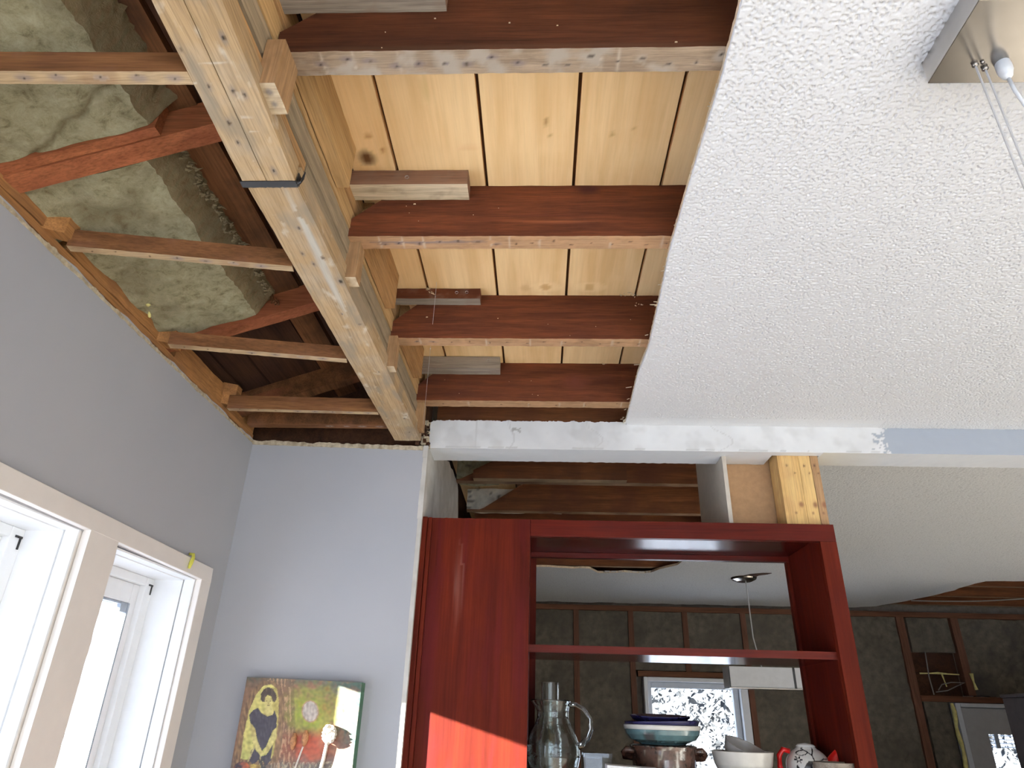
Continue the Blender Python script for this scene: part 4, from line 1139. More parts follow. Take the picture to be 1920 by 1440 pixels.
MB().box(-0.0280, 0.7900, 1.9500, 1.9519, 0.1528, 0.1722).build('edge_strip', 'mahogany_x', sh_)
MB().box(-0.0280, 0.7900, 1.952, 2.219, -0.175, -0.155).build('shelf', 'mahogany_x', cab, bevel=0.001)
MB().box(-0.0280, 0.7900, 1.952, 2.219, -0.72, -0.70).build('shelf', 'mahogany_x', cab)
MB().box(-0.34, 0.836, YF, 2.22, -1.62, -1.305).build('plinth', 'mahogany_x', cab)

# stud post and chase boards above the unit
post = empty('stud_post', (0.77, 1.99, 0.511), 'post of three yellow fir studs nailed side by side on top of the shelf unit', 'post')
for i, (x0, x1, y0) in enumerate(((0.716, 0.7775, 1.9585), (0.7785, 0.8125, 1.9590), (0.8135, 0.8355, 1.9575))):
    sp = [(1, 0, x0+0.4*(x1-x0), y0, 0.695, 0.003, 9, 0.004, (0.06, 0.03, 0.02), 1.0), (1, 0, x0+0.75*(x1-x0), y0, 0.672, 0.0025, 9, 0.003, (0.08, 0.04, 0.02), 1.0), (1, 0, x0+0.8*(x1-x0), y0, 0.575, 0.006, 9, 0.008, (0.16, 0.07, 0.04), 0.9), (1, 0, x0+0.5*(x1-x0), y0, 0.55, 0.003, 9, 0.004, (0.14, 0.07, 0.04), 0.9)]
    MB().gbox((x0, y0, 0.512), (x1, y0+0.075, 0.80), 0.004, spots_stain(sp, dirt(0.35, (0.36, 0.20, 0.09), 20, 0.1)), 0.0005).build('stud', 'post' if i < 2 else 'block', post)
tag(MB().box(0.552, 0.564, 1.965, 2.30, 0.512, 0.83).build('chase_board', 'mdf_pale'), 'pale upright panel between shelf unit and ceiling joists, running back', 'panel')
tag(MB().box(0.5645, 0.760, 2.045, 2.057, 0.512, 0.83).build('chase_board', 'mdf'), 'brown fibreboard panel between the pale panel and the yellow stud post', 'panel')

# ================================================================== THINGS ON THE SHELF
ZS = -0.155
# glass pitcher
pit = empty('glass_pitcher', (0.040, 2.06, ZS), 'seeded glass pitcher with looped handle on the lower shelf, at its left', 'pitcher')
prof = [(0.001, 0.0), (0.040, 0.0), (0.052, 0.008), (0.066, 0.03), (0.073, 0.058), (0.071, 0.085), (0.061, 0.112), (0.049, 0.133), (0.043, 0.150), (0.0425, 0.165), (0.045, 0.180), (0.049, 0.192)]
inner = [(r-0.0032, z+0.003) for r, z in prof[1:]][::-1]
full = prof+[(0.0475, 0.1945)]+inner[0:]+[(0.001, 0.004)]
vs0 = MB().lathe(full, (0, 0, 0), 44)
nv = []
for (x, y, z) in vs0.v:
    k = max(0, (z-0.165)/0.03)
    if x < 0 and abs(y) < 0.03:
        x -= 0.014*k*(1-abs(y)/0.03)
    nv.append((x+0.040, y+2.06, z+ZS))
vs0.v = nv
vs0.build('pitcher_body', 'glass', pit, smooth=True)
hp = [(0.040+0.045, 2.055, ZS+0.183), (0.102, 2.05, ZS+0.184), (0.125, 2.045, ZS+0.172), (0.141, 2.045, ZS+0.150), (0.142, 2.045, ZS+0.125), (0.133, 2.048, ZS+0.104), (0.120, 2.052, ZS+0.090), (0.108, 2.056, ZS+0.083)]
MB().tube(hp, [0.006, 0.0058, 0.0055, 0.0055, 0.006, 0.007, 0.008, 0.009], 10).build('handle', 'glass_clear', pit, smooth=True)
# tumbler seen above the pitcher's mouth
tu = MB().lathe([(0.001, 0.0), (0.030, 0.0), (0.033, 0.004), (0.033, 0.09), (0.026, 0.12), (0.0245, 0.14), (0.0255, 0.242), (0.0235, 0.242), (0.0225, 0.14), (0.024, 0.119), (0.031, 0.089), (0.031, 0.005), (0.001, 0.004)], (0.034, 2.165, ZS+0.001), 32)
tag(tu.build('glass_carafe', 'glass_clear', smooth=True), 'clear glass carafe whose straight neck rises behind the pitcher', 'carafe')
# square glass dish
gd = MB().hexa([(0.120, 1.98, ZS), (0.184, 1.98, ZS), (0.184, 2.04, ZS), (0.120, 2.04, ZS), (0.116, 1.975, ZS+0.072), (0.190, 1.975, ZS+0.072), (0.190, 2.045, ZS+0.072), (0.116, 2.045, ZS+0.072)])
gd.hexa([(0.124, 1.984, ZS+0.005), (0.180, 1.984, ZS+0.005), (0.180, 2.036, ZS+0.005), (0.124, 2.036, ZS+0.005), (0.120, 1.979, ZS+0.0715), (0.186, 1.979, ZS+0.0715), (0.186, 2.041, ZS+0.0715), (0.120, 2.041, ZS+0.0715)])
tag(gd.build('glass_dish', 'glass_clear'), 'small square clear glass dish between the pitcher and the brown pot', 'dish')
# brown stoneware pot, with two lugs
px, py = 0.338, 2.085
pot = empty('stoneware_pot', (px, py, ZS), 'brown speckled glazed stoneware pot under the stacked blue and teal bowls', 'pot')
def potcol(t, r, z):
    n = noise.noise(Vector((math.cos(t)*6, math.sin(t)*6, z*90)))
    if r < 0.08:
        return (0, 0, 0, 0)
    return (0.30, 0.27, 0.22, 0.7) if n > 0.34 else (0, 0, 0, 0)
MB().lathe([(0.001, 0), (0.070, 0), (0.078, 0.006), (0.083, 0.03), (0.085, 0.06), (0.088, 0.082), (0.090, 0.090), (0.086, 0.092), (0.080, 0.088), (0.076, 0.03), (0.001, 0.01)], (px, py, ZS), 90, col=potcol).build('pot_body', 'pot_brown', pot, smooth=True)
for sgn in (-1, 1):
    MB().tube([(px+sgn*0.080, py-0.02, ZS+0.078), (px+sgn*0.100, py-0.018, ZS+0.080), (px+sgn*0.108, py-0.012, ZS+0.072), (px+sgn*0.106, py-0.004, ZS+0.064), (px+sgn*0.082, py, ZS+0.062)], [0.009, 0.009, 0.008, 0.009, 0.009], 8).build('handle', 'pot_brown', pot, smooth=True)
# teal bowl with cream rim
tb_ = empty('teal_bowl', (px, py, ZS+0.092), 'wide teal glazed bowl with a cream rim standing on the brown pot', 'bowl')
MB().lathe([(0.001, 0.0), (0.060, 0.0), (0.064, 0.004), (0.088, 0.012), (0.098, 0.024), (0.1015, 0.036)], (px, py, ZS+0.093), 60, col=lambda t, r, z: ((0.045, 0.04, 0.04, 0.9) if (r > 0.08 and abs(t-4.2) < 0.14 and abs(z-0.020) < 0.012) else (0, 0, 0, 0))).build('bowl_body', 'bowl_teal', tb_, smooth=True)
MB().lathe([(0.1018, 0.0365), (0.1035, 0.042), (0.1030, 0.047), (0.099, 0.048), (0.095, 0.038), (0.07, 0.016), (0.001, 0.012)], (px, py, ZS+0.093), 60).build('rim', 'bowl_white', tb_, smooth=True)
# two navy dishes nested in it
nb = MB().lathe([(0.001, 0.0), (0.055, 0.0), (0.085, 0.010), (0.098, 0.022), (0.1015, 0.030), (0.100, 0.032), (0.094, 0.024), (0.055, 0.006), (0.001, 0.005)], (px+0.001, py, ZS+0.119), 60, rot=Matrix.Rotation(-0.03, 3, 'Y'))
tag(nb.build('navy_dish', 'bowl_blue', smooth=True), 'dark navy shallow dish resting inside the teal bowl', 'dish')
def flute(m_, cx, cy):
    out = []
    for (x, y, z) in m_.v:
        t = math.atan2(y-cy, x-cx); r = math.hypot(x-cx, y-cy)
        k = 1+(0.010*math.sin(26*t) if r > 0.07 else 0)
        out.append((cx+(x-cx)*k, cy+(y-cy)*k, z))
    m_.v = out; return m_
nd = MB().lathe([(0.001, 0.0), (0.045, 0.0), (0.070, 0.008), (0.080, 0.018), (0.0815, 0.022), (0.079, 0.022), (0.045, 0.006), (0.001, 0.005)], (px-0.002, py+0.012, ZS+0.142), 104, rot=Matrix.Rotation(0.05, 3, 'X'))
tag(flute(nd, px-0.002, py+0.012).build('fluted_dish', 'bowl_blue', smooth=True), 'small dark dish with scalloped rim, topmost of the stack on the brown pot', 'dish')
# white bowl and tilted bowl in it
wx, wy = 0.546, 2.075
def bowl(r, h):
    o_ = [(0.001, 0.0), (r*0.42, 0.0), (r*0.45, 0.006), (r*0.72, h*0.25), (r*0.92, h*0.62), (r, h)]
    return o_+[(r-0.002, h+0.001), (r-0.0045, h)]+[(a-0.004, b+0.005) for a, b in o_[3:5]][::-1]+[(0.001, 0.012)]
b1 = MB().lathe(bowl(0.080, 0.083), (wx, wy, ZS), 56)
tag(b1.build('white_bowl', 'bowl_white', smooth=True), 'deep cream white bowl standing on the lower shelf', 'bowl')
b2 = MB().lathe(bowl(0.062, 0.058), (wx-0.004, wy+0.012, ZS+0.040), 48, rot=Matrix.Rotation(0.36, 3, 'Y') @ Matrix.Rotation(0.30, 3, 'X'))
MAT['bowl_grey'] = plain('grey_glaze', (0.30, 0.285, 0.275), 0.3, spec=0.5, nz=0.03)
tag(b2.build('grey_bowl', 'bowl_grey', smooth=True), 'smaller greyish bowl tipped inside the cream white bowl', 'bowl')
# teapot, white with black bird and branch drawing, red handle and spout
tx, ty = 0.724, 2.10
tp_ = empty('teapot', (tx, ty, ZS), 'white teapot with black bird and leafy branch drawing, red handle and spout', 'teapot')
def teacol(t, r, z):
    # x across the front face (seen from the room), z up
    fx = r*math.cos(t); fz = z; blk = (0.012, 0.010, 0.014, 1.0)
    if math.sin(t) > 0.25:
        return (0, 0, 0, 0)
    X, Z = fx/0.055, (fz-0.052)/0.045
    def seg(ax, az, bx, bz, w):
        dx, dz = bx-ax, bz-az; tt = max(0, min(1, ((X-ax)*dx+(Z-az)*dz)/(dx*dx+dz*dz))); return math.hypot(X-ax-tt*dx, Z-az-tt*dz) < w
    def ell(cx, cz, a, b, ang):
        c, s = math.cos(ang), math.sin(ang); u = (X-cx)*c+(Z-cz)*s; v = -(X-cx)*s+(Z-cz)*c
        return (u/a)**2+(v/b)**2 < 1
    if ell(-0.36, -0.12, 0.17, 0.42, -0.35) or ell(-0.20, 0.22, 0.13, 0.12, 0) or seg(-0.12, 0.20, 0.0, 0.17, 0.04):
        return blk
    if seg(-0.38, 0.95, -0.05, 0.62, 0.028) or seg(-0.05, 0.62, 0.02, 0.15, 0.028) or seg(0.02, 0.15, -0.02, -0.2, 0.028) or seg(-0.05, 0.62, 0.15, 0.95, 0.028):
        return blk
    if seg(0.02, -0.1, 0.22, 0.30, 0.03) or seg(0.22, 0.30, 0.5, 0.44, 0.03) or seg(0.5, 0.44, 0.75, 0.42, 0.03):
        return blk
    if ell(0.34, -0.05, 0.20, 0.08, -0.8) or ell(0.58, -0.02, 0.17, 0.07, -1.1) or ell(-0.72, -0.2, 0.06, 0.30, 0.1):
        return blk
    for k in range(6):
        c, s = math.cos(k*PI/3), math.sin(k*PI/3)
        if seg(-0.66+0.05*c, 0.36+0.06*s, -0.66+0.14*c, 0.36+0.17*s, 0.024):
            return blk
    if ell(-0.42, 0.72, 0.26, 0.13, 0.3) and not ell(-0.42, 0.72, 0.22, 0.09, 0.3):
        return blk
    return (0, 0, 0, 0)
tprof = [(0.001, 0.0), (0.034, 0.0), (0.036, 0.004)]
for i in range(46):
    a = -0.95+1.95*i/45*1.02; tprof.append((0.056*math.cos(a)+0.0, 0.052+0.047*math.sin(a)))
tprof += [(0.022, 0.0995), (0.001, 0.100)]
MB().lathe(tprof, (tx, ty, ZS), 240, col=teacol).build('teapot_body', 'tea', tp_, smooth=True)
MB().tube([(tx+0.036, ty-0.015, ZS+0.030), (tx+0.054, ty-0.020, ZS+0.050), (tx+0.067, ty-0.024, ZS+0.070), (tx+0.078, ty-0.027, ZS+0.089), (tx+0.0835, ty-0.028, ZS+0.099), (tx+0.085, ty-0.028, ZS+0.104)], [0.021, 0.023, 0.019, 0.012, 0.007, 0.003], 18).build('spout', 'red_glaze', tp_, smooth=True)
MB().tube([(tx-0.045, ty, ZS+0.086), (tx-0.062, ty, ZS+0.090), (tx-0.074, ty, ZS+0.075), (tx-0.075, ty, ZS+0.050), (tx-0.066, ty, ZS+0.028), (tx-0.050, ty, ZS+0.020)], [0.007]*6, 12).build('handle', 'red_glaze', tp_, smooth=True)
MB().lathe([(0.001, 0.102), (0.020, 0.1005), (0.026, 0.0985), (0.020, 0.104), (0.001, 0.107)], (tx, ty, ZS), 28).build('lid', 'tea', tp_, smooth=True)
pb = MB().lathe([(0.001, 0), (0.040, 0), (0.048, 0.02), (0.050, 0.068), (0.047, 0.068), (0.044, 0.01), (0.001, 0.006)], (0.752, 1.995, ZS), 40, col=lambda t, r, z: ((0.30, 0.05, 0.03, 0.8) if (noise.noise(Vector((math.cos(t)*5, math.sin(t)*5, z*60))) > 0.35 and z < 0.06) else (0, 0, 0, 0)))
tag(pb.build('brown_cup', 'cleat_grey', smooth=True), 'brown patterned cup in front of the white teapot', 'cup')
# white tray leaning out of the shelf front, catching the sun
tr_ = MB().gbox((0.170, 1.905, ZS+0.001), (0.300, 1.972, ZS+0.050), 0.02, None, 0, lambda p: (p.x, p.y+(p.x-0.17)*0.15, p.z-(p.x-0.17)*0.05 if p.z > ZS+0.03 else p.z))
tag(tr_.build('white_box', 'white_plastic', bevel=0.003), 'low white box at the front of the lower shelf below the brown pot', 'box')

# ================================================================== PAINTING
CX0, CX1, CZ0, CZ1, CY0, CY1 = -0.744, -0.449, -0.335, 0.066, 1.857, 1.899
pa = empty('canvas_painting', ((CX0+CX1)/2, CY1, CZ0), 'small painted canvas of a lady in dark dress and pale moon', 'painting')
def art(x, z):
    v = (0.066-z)/0.20
    u = (x-CX0)/(CX1-CX0)
    X = (395-215*v)*(1-u)+(1585-115*v)*u; Y = 215+75*u+900*v
    p2 = Vector((X*0.004, Y*0.004, 0)); n = noise.fractal(p2*2.5, 1, 2, 4); nf = noise.noise(Vector((X*0.05, Y*0.012, 2)))
    def mixc(a, b, t):
        t = max(0, min(1, t)); return tuple(a[i]+(b[i]-a[i])*t for i in range(3))
    def ell(cx, cy, a, b, ang=0):
        c, s = math.cos(ang), math.sin(ang); q = (X-cx)*c+(Y-cy)*s; w = -(X-cx)*s+(Y-cy)*c
        return math.sqrt((q/a)**2+(w/b)**2)
    def seg(ax, ay, bx, by):
        dx, dy = bx-ax, by-ay; t = max(0, min(1, ((X-ax)*dx+(Y-ay)*dy)/(dx*dx+dy*dy))); return math.hypot(X-ax-t*dx, Y-ay-t*dy)
    brown = s2l(138, 104, 82); teal = s2l(62, 92, 84); ochre = s2l(150, 132, 72); green = s2l(150, 165, 62); red = s2l(158, 74, 52); grey = s2l(112, 102, 96); yel = s2l(208, 196, 118); dark = s2l(52, 46, 58)
    c = mixc(brown, teal, (X-900)/500*0.8+n)
    c = mixc(c, teal, (330-Y)/130+n*0.8)
    c = mixc(c, green, 1.25-ell(1050, 590, 320, 260)+n*0.5)
    c = mixc(c, ochre, 0.9-ell(1230, 560, 180, 260)+n*0.6)
    c = mixc(c, red, max(0, min(1, (Y-740)/110))*max(0, 1.15-abs(X-1000)/420)+n*0.4)
    c = mixc(c, grey, (Y-1000)/120+n*0.7)
    if nf > 0.12 and 600 < X < 860:
        c = mixc(c, s2l(178, 142, 112), 0.8)
    elif X < 880:
        c = mixc(c, s2l(96, 76, 62), 0.45)
    # arch of light around the lady
    def poly(P):
        r = False; j = len(P)-1
        for i in range(len(P)):
            if (P[i][1] > Y) != (P[j][1] > Y) and X < (P[j][0]-P[i][0])*(Y-P[i][1])/(P[j][1]-P[i][1])+P[i][0]:
                r = not r
            j = i
        return r
    arch = [(290, 1040), (330, 800), (400, 560), (480, 400), (560, 310), (640, 295), (700, 340), (715, 460), (705, 640), (680, 820), (640, 1000), (600, 1080)]
    outer = [(200, 1130), (270, 800), (350, 520), (450, 340), (560, 262), (660, 256), (745, 330), (775, 480), (760, 680), (730, 900), (680, 1080)]
    if poly(outer) and not poly(arch):
        c = mixc(mixc(s2l(146, 116, 84), s2l(88, 66, 52), 0.5+1.6*nf), c, 0.15)
    if poly(arch):
        c = mixc(yel, s2l(176, 176, 104), (Y-700)/420+n*0.6)
        if X > 640+(Y-400)*-0.05 and Y > 330:
            c = mixc(c, s2l(150, 128, 70), 0.5)
    skin = mixc(s2l(216, 202, 132), s2l(176, 158, 100), n*0.8+0.2); dress = mixc(s2l(58, 53, 64), s2l(84, 78, 84), max(0, nf)*1.2)
    if poly([(545, 620), (560, 560), (570, 520), (640, 520), (650, 570), (665, 600), (600, 640)]) or ell(604, 476, 44, 58) < 1:
        c = skin
    if poly([(525, 450), (530, 395), (560, 350), (610, 322), (660, 345), (690, 400), (694, 450), (670, 485), (650, 470), (640, 425), (600, 405), (575, 430), (568, 475), (545, 480)]):
        c = mixc(s2l(62, 50, 46), s2l(110, 92, 76), max(0, nf)*1.5)
    if ell(588, 466, 9, 4) < 1 or ell(626, 470, 8, 4) < 1 or ell(606, 512, 13, 4.5) < 1:
        c = s2l(78, 50, 38)
    if ell(606, 495, 5, 5) < 1:
        c = s2l(160, 130, 80)
    if poly([(395, 610), (440, 560), (495, 538), (525, 590), (590, 625), (645, 610), (665, 565), (690, 640), (678, 735), (640, 770), (600, 850), (560, 930), (520, 965), (490, 920), (462, 820), (450, 745), (405, 690)]):
        c = dress
    if poly([(392, 690), (420, 700), (455, 752), (470, 860), (515, 960), (545, 1000), (500, 1010), (450, 940), (415, 850)]) or poly([(678, 740), (655, 765), (600, 860), (545, 965), (530, 1000), (575, 985), (640, 900), (676, 830)]):
        c = skin
    if poly([(410, 860), (440, 930), (400, 960), (380, 1060), (420, 1100), (500, 1040), (560, 1110), (610, 1060), (640, 900), (600, 960), (560, 1010), (500, 1015), (450, 950)]):
        c = dress
    if seg(440, 925, 370, 1060) < 8 or seg(505, 1020, 495, 1120) < 9:
        c = mixc(skin, grey, 0.4)
    if poly([(360, 1110), (420, 1090), (500, 1105), (470, 1180), (380, 1190)]):
        c = mixc(s2l(196, 172, 92), s2l(120, 86, 56), n+0.4)
    if seg(505, 1050, 560, 1190) < 26 and nf > -0.15:
        c = s2l(60, 56, 56)
    if ell(1040, 580, 78, 100) < 1:
        c = mixc(s2l(208, 196, 186), s2l(180, 165, 155), nf+0.3)
    elif ell(1040, 580, 92, 114) < 1:
        c = s2l(170, 140, 110)
    if Y > 1080 and noise.noise(Vector((X*0.09, Y*0.02, 4))) > 0.1 and X > 600:
        c = mixc(c, s2l(175, 165, 140), 0.7)
    if X < 430 and ell(300, 1130, 90, 60) < 1:
        c = mixc(dark, s2l(190, 100, 60), 0.3+n)
    k = 0.74+0.35*noise.noise(Vector((X*0.03, Y*0.03, 8)))
    return tuple(max(0, q*k) for q in c)
def artstain(p, ax, side):
    if ax == 1 and side == 0:
        return (*art(p.x, p.z), 1.0)
    if ax == 0 and side == 1:
        return (*s2l(52, 88, 66), 1.0)
    return (*s2l(96, 82, 70), 1.0)
def canvxf(p):
    return (p.x, p.y+0.03*(p.x+0.6), p.z-0.018*(p.x+0.6))
MB().gbox((CX0, CY0, -0.15), (CX1, CY1, CZ1), 0.0016, artstain, 0, canvxf).gbox((CX0, CY0, CZ0), (CX1, CY1, -0.1505), 0.02, artstain, 0, canvxf).build('canvas', 'trim', pa)
MAT['pod'] = plain('painted_seed_pod', s2l(150, 104, 70), 0.6, nz=0.25, nscale=120)
MAT['clay'] = plain('cream_clay', (0.66, 0.60, 0.52), 0.6, nz=0.1, nscale=150)
for (x, z, a, h) in ((-0.600, -0.074, 0.0080, 0.019), (-0.572, -0.066, 0.0085, 0.018)):
    MB().lathe([(0.0004, -h), (a*0.6, -h*0.7), (a, -h*0.1), (a*0.85, h*0.5), (a*0.4, h*0.9), (a*0.5, h), (0.0004, h)], (x, CY0-0.004, z), 14).build('seed_pod', 'pod', pa, smooth=True)
MB().tube([(-0.575, CY0-0.001, -0.084), (-0.583, CY0-0.001, -0.115), (-0.592, CY0-0.001, -0.15)], 0.0022, 6).build('stem', 'clay', pa)
fl = MB(); rnd = random.Random(3)
for k in range(30):
    q_ = 1.0 if k < 16 else 0.5; t = k/15*2*PI; cx_, cz_ = -0.512+0.012*q_*math.cos(t), -0.055+0.017*q_*math.sin(t)
    fl.lathe([(0.0003, -0.004), (0.006, -0.001), (0.007, 0.001), (0.0003, 0.006)], (cx_, CY0-0.004-0.007*rnd.random(), cz_), 8, Matrix.Rotation(rnd.random()*3, 3, 'X'))
fl.tube([(-0.516, CY0-0.003, -0.075), (-0.520, CY0-0.003, -0.11), (-0.528, CY0-0.002, -0.15)], 0.0045, 8)
fl.build('sculpted_flower', 'clay', pa, smooth=True)

# ================================================================== LIGHT CANOPY near the viewer (top right)
lc = empty('ceiling_light', (0.806, 0.592, 0.77), 'polished steel rectangular light canopy hung with cables on the white ceiling, top right', 'light')
MB().box(0.512, 1.10, 0.533, 0.650, 0.7702, 0.7715).build('mirror_plate', 'steel', lc, bevel=0.0006)
MB().box(0.512, 1.10, 0.533, 0.650, 0.7716, 0.8095).build('canopy', 'steel_side', lc, bevel=0.002)
cb_ = MB()
for x, y in ((0.556, 0.620), (0.572, 0.626)):
    cb_.tube([(x, y, 0.772), (x, y, -0.32)], 0.0014, 8)
cb_.build('suspension_cable', 'cable', lc)
MB().lathe([(0.0001, 0.001), (0.0035, 0.0), (0.004, -0.003), (0.0022, -0.005), (0.0001, -0.0055)], (0.556, 0.620, 0.7702), 14).lathe([(0.0001, 0.001), (0.0035, 0.0), (0.004, -0.003), (0.0022, -0.005), (0.0001, -0.0055)], (0.572, 0.626, 0.7702), 14).lathe([(0.0001, 0.001), (0.002, 0.0), (0.0025, -0.002), (0.0001, -0.003)], (0.564, 0.617, 0.7702), 12).build('ferrule', 'steel', lc, smooth=True)
MB().lathe([(0.0085, 0.0), (0.0092, -0.008), (0.0088, -0.015), (0.0060, -0.024), (0.0030, -0.028), (0.0022, -0.028)], (0.5905, 0.620, 0.7702), 20).build('cord_grip', 'white_plastic', lc, smooth=True)
MB().tube([(0.5905, 0.620, 0.744), (0.592, 0.620, 0.72), (0.600, 0.622, 0.69), (0.612, 0.626, 0.66), (0.622, 0.629, 0.60), (0.63, 0.63, 0.45), (0.626, 0.628, 0.10), (0.62, 0.615, -0.32)], 0.0024, 8).build('cord', 'white_plastic', lc, smooth=True)
MB().box(0.53, 1.09, 0.548, 0.640, -0.44, -0.32).build('lamp_shade', 'shade', lc, bevel=0.004)

# ================================================================== KITCHEN
FY = 5.5
studs = [(0.286, 'far wall stud leftmost through the shelf unit'), (0.705, 'far wall stud just left of the kitchen window'), (1.118, 'far wall stud ending above the kitchen window'), (1.56, 'far wall stud along the right side of the kitchen window'),
         (2.74, 'far wall stud right of the shelf unit, left of the dark recess'), (3.14, 'far wall stud right of the dark recess, streaked with yellow foam')]
for i, (x, lb) in enumerate(studs):
    zb = 0.3205 if x == 1.118 else (0.21 if x == 3.14 else -1.62)
    w = 0.04 if x < 2 else 0.055
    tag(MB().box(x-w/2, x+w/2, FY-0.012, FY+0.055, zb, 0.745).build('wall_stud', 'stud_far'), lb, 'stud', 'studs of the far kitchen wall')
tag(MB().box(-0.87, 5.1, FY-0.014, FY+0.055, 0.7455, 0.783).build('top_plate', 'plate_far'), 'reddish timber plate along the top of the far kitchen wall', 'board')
tag(MB().box(0.74, 1.58, FY-0.012, FY+0.055, 0.282, 0.32).build('window_header', 'plate_far'), 'timber header just above the kitchen window', 'board')
tag(MB().box(2.77, 3.85, FY-0.012, FY+0.055, 0.165, 0.205).build('door_header', 'plate_far'), 'timber header above the grey kitchen door', 'board')
bays = [(-0.86, -0.58), (-0.54, -0.155), (-0.115, 0.266), (0.306, 0.685), (0.725, 1.098), (1.138, 1.54), (1.58, 2.12), (2.12, 2.71)]
bl = ['a', 'b', 'insulation panel seen through the unit at its far left', 'insulation panel seen through the unit between the first two studs', 'insulation panel above the kitchen window, left half', 'insulation panel above the kitchen window, right half', 'insulation panel right of the kitchen window', 'insulation panel just right of the shelf unit']
for (a, b), lb in zip(bays, bl):
    if b < -0.1:
        continue
    zlo = 0.325 if 0.7 < a < 1.2 else -1.62
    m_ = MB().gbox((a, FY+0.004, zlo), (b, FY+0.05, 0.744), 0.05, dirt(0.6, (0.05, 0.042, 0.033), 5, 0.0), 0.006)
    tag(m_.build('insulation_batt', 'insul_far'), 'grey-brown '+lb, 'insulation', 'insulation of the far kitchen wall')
tag(MB().gbox((2.79, FY+0.004, 0.50), (3.10, FY+0.05, 0.744), 0.05, None, 0.006).build('insulation_batt', 'insul_far'), 'grey-brown insulation panel above the dark recess in the far wall', 'insulation', 'insulation of the far kitchen wall')
tag(MB().gbox((2.79, FY+0.004, -1.62), (2.95, FY+0.05, 0.163), 0.05, None, 0.006).build('insulation_batt', 'insul_far'), 'grey-brown insulation strip between stud and kitchen door', 'insulation', 'insulation of the far kitchen wall')
tag(MB().box(2.79, 3.10, FY+0.045, FY+0.055, 0.205, 0.50).build('recess_back', 'dark_board'), 'dark brown board at the back of the recess above the kitchen door', 'board')
tag(MB().gbox((3.18, FY+0.01, 0.21), (5.1, FY+0.05, 0.744), 0.06, dirt(0.7, (0.02, 0.018, 0.02), 6, 0.0), 0.012).build('insulation_batt', 'insul_far'), 'dark crumpled insulation above the door at the right edge of the photo', 'insulation', 'insulation of the far kitchen wall')
# kitchen window
kw = bpy.data.objects.new('window_5', None); C.objects.link(kw); kw.location = (1.15, FY, -0.78+EZ); tag(kw, kind='structure')
x0, x1, zt, zb = 0.776, 1.531, 0.279, -0.78
MB().box(x0, x0+0.03, FY-0.03, FY+0.12, zb, zt).box(x1-0.055, x1, FY-0.03, FY+0.12, zb, zt).box(x0+0.03, x1-0.055, FY-0.03, FY+0.12, zt-0.03, zt).box(x0+0.03, x1-0.055, FY-0.03, FY+0.12, zb, zb+0.04).build('window_frame', 'vinyl', kw, bevel=0.006)
s_ = MB().box(x0+0.031, x0+0.062, FY+0.03, FY+0.08, zb+0.041, zt-0.031).box(x1-0.096, x1-0.056, FY+0.03, FY+0.08, zb+0.041, zt-0.031).box(x0+0.062, x1-0.096, FY+0.03, FY+0.08, zt-0.072, zt-0.031).box(x0+0.062, x1-0.096, FY+0.03, FY+0.08, zb+0.041, zb+0.09).build('sash', 'vinyl_grey', kw, bevel=0.004)
MB().box(x0+0.06, x1-0.094, FY+0.05, FY+0.055, zb+0.08, zt-0.07).build('pane', 'pane', s_)
# door at far right
dr = bpy.data.objects.new('door_1', None); C.objects.link(dr); dr.location = (3.4, FY, 0.0); tag(dr, kind='structure')
dx0, dx1, dz1 = 2.995, 3.85, 0.160
MB().box(dx0, dx1, FY+0.058, FY+0.11, dz1-0.04, 0.21).box(dx0, dx0+0.035, FY-0.02, FY+0.11, -1.62, dz1).box(dx0+0.035, dx1, FY-0.02, FY+0.11, dz1-0.025, dz1).box(dx1-0.03, dx1, FY-0.02, FY+0.11, -1.62, dz1-0.026).build('door_frame', 'vinyl_grey', dr, bevel=0.003)
gx0, gx1, gz0, gz1 = 3.20, 3.68, -0.70, -0.035
MB().box(dx0+0.04, gx0, FY+0.02, FY+0.06, -1.62, dz1-0.03).box(gx1, dx1-0.033, FY+0.02, FY+0.06, -1.62, dz1-0.03).box(gx0, gx1, FY+0.02, FY+0.06, gz1, dz1-0.03).box(gx0, gx1, FY+0.02, FY+0.06, -1.62, gz0).build('door_leaf', 'door_paint', dr)
MB().box(gx0, gx1, FY+0.038, FY+0.042, gz0, gz1).build('pane', 'pane', dr)
bd = MB()
for k in range(4):
    z = gz1-0.012-k*0.024; bd.hexa([(gx0, FY+0.06, z), (gx1, FY+0.06, z), (gx1, FY+0.075, z+0.004), (gx0, FY+0.075, z+0.004), (gx0, FY+0.06, z+0.002), (gx1, FY+0.06, z+0.002), (gx1, FY+0.075, z+0.006), (gx0, FY+0.075, z+0.006)])
bd.box(gx0+0.06, gx0+0.09, FY+0.062, FY+0.076, gz1-0.09, gz1)
bd.build('blind', 'vinyl_grey', dr)
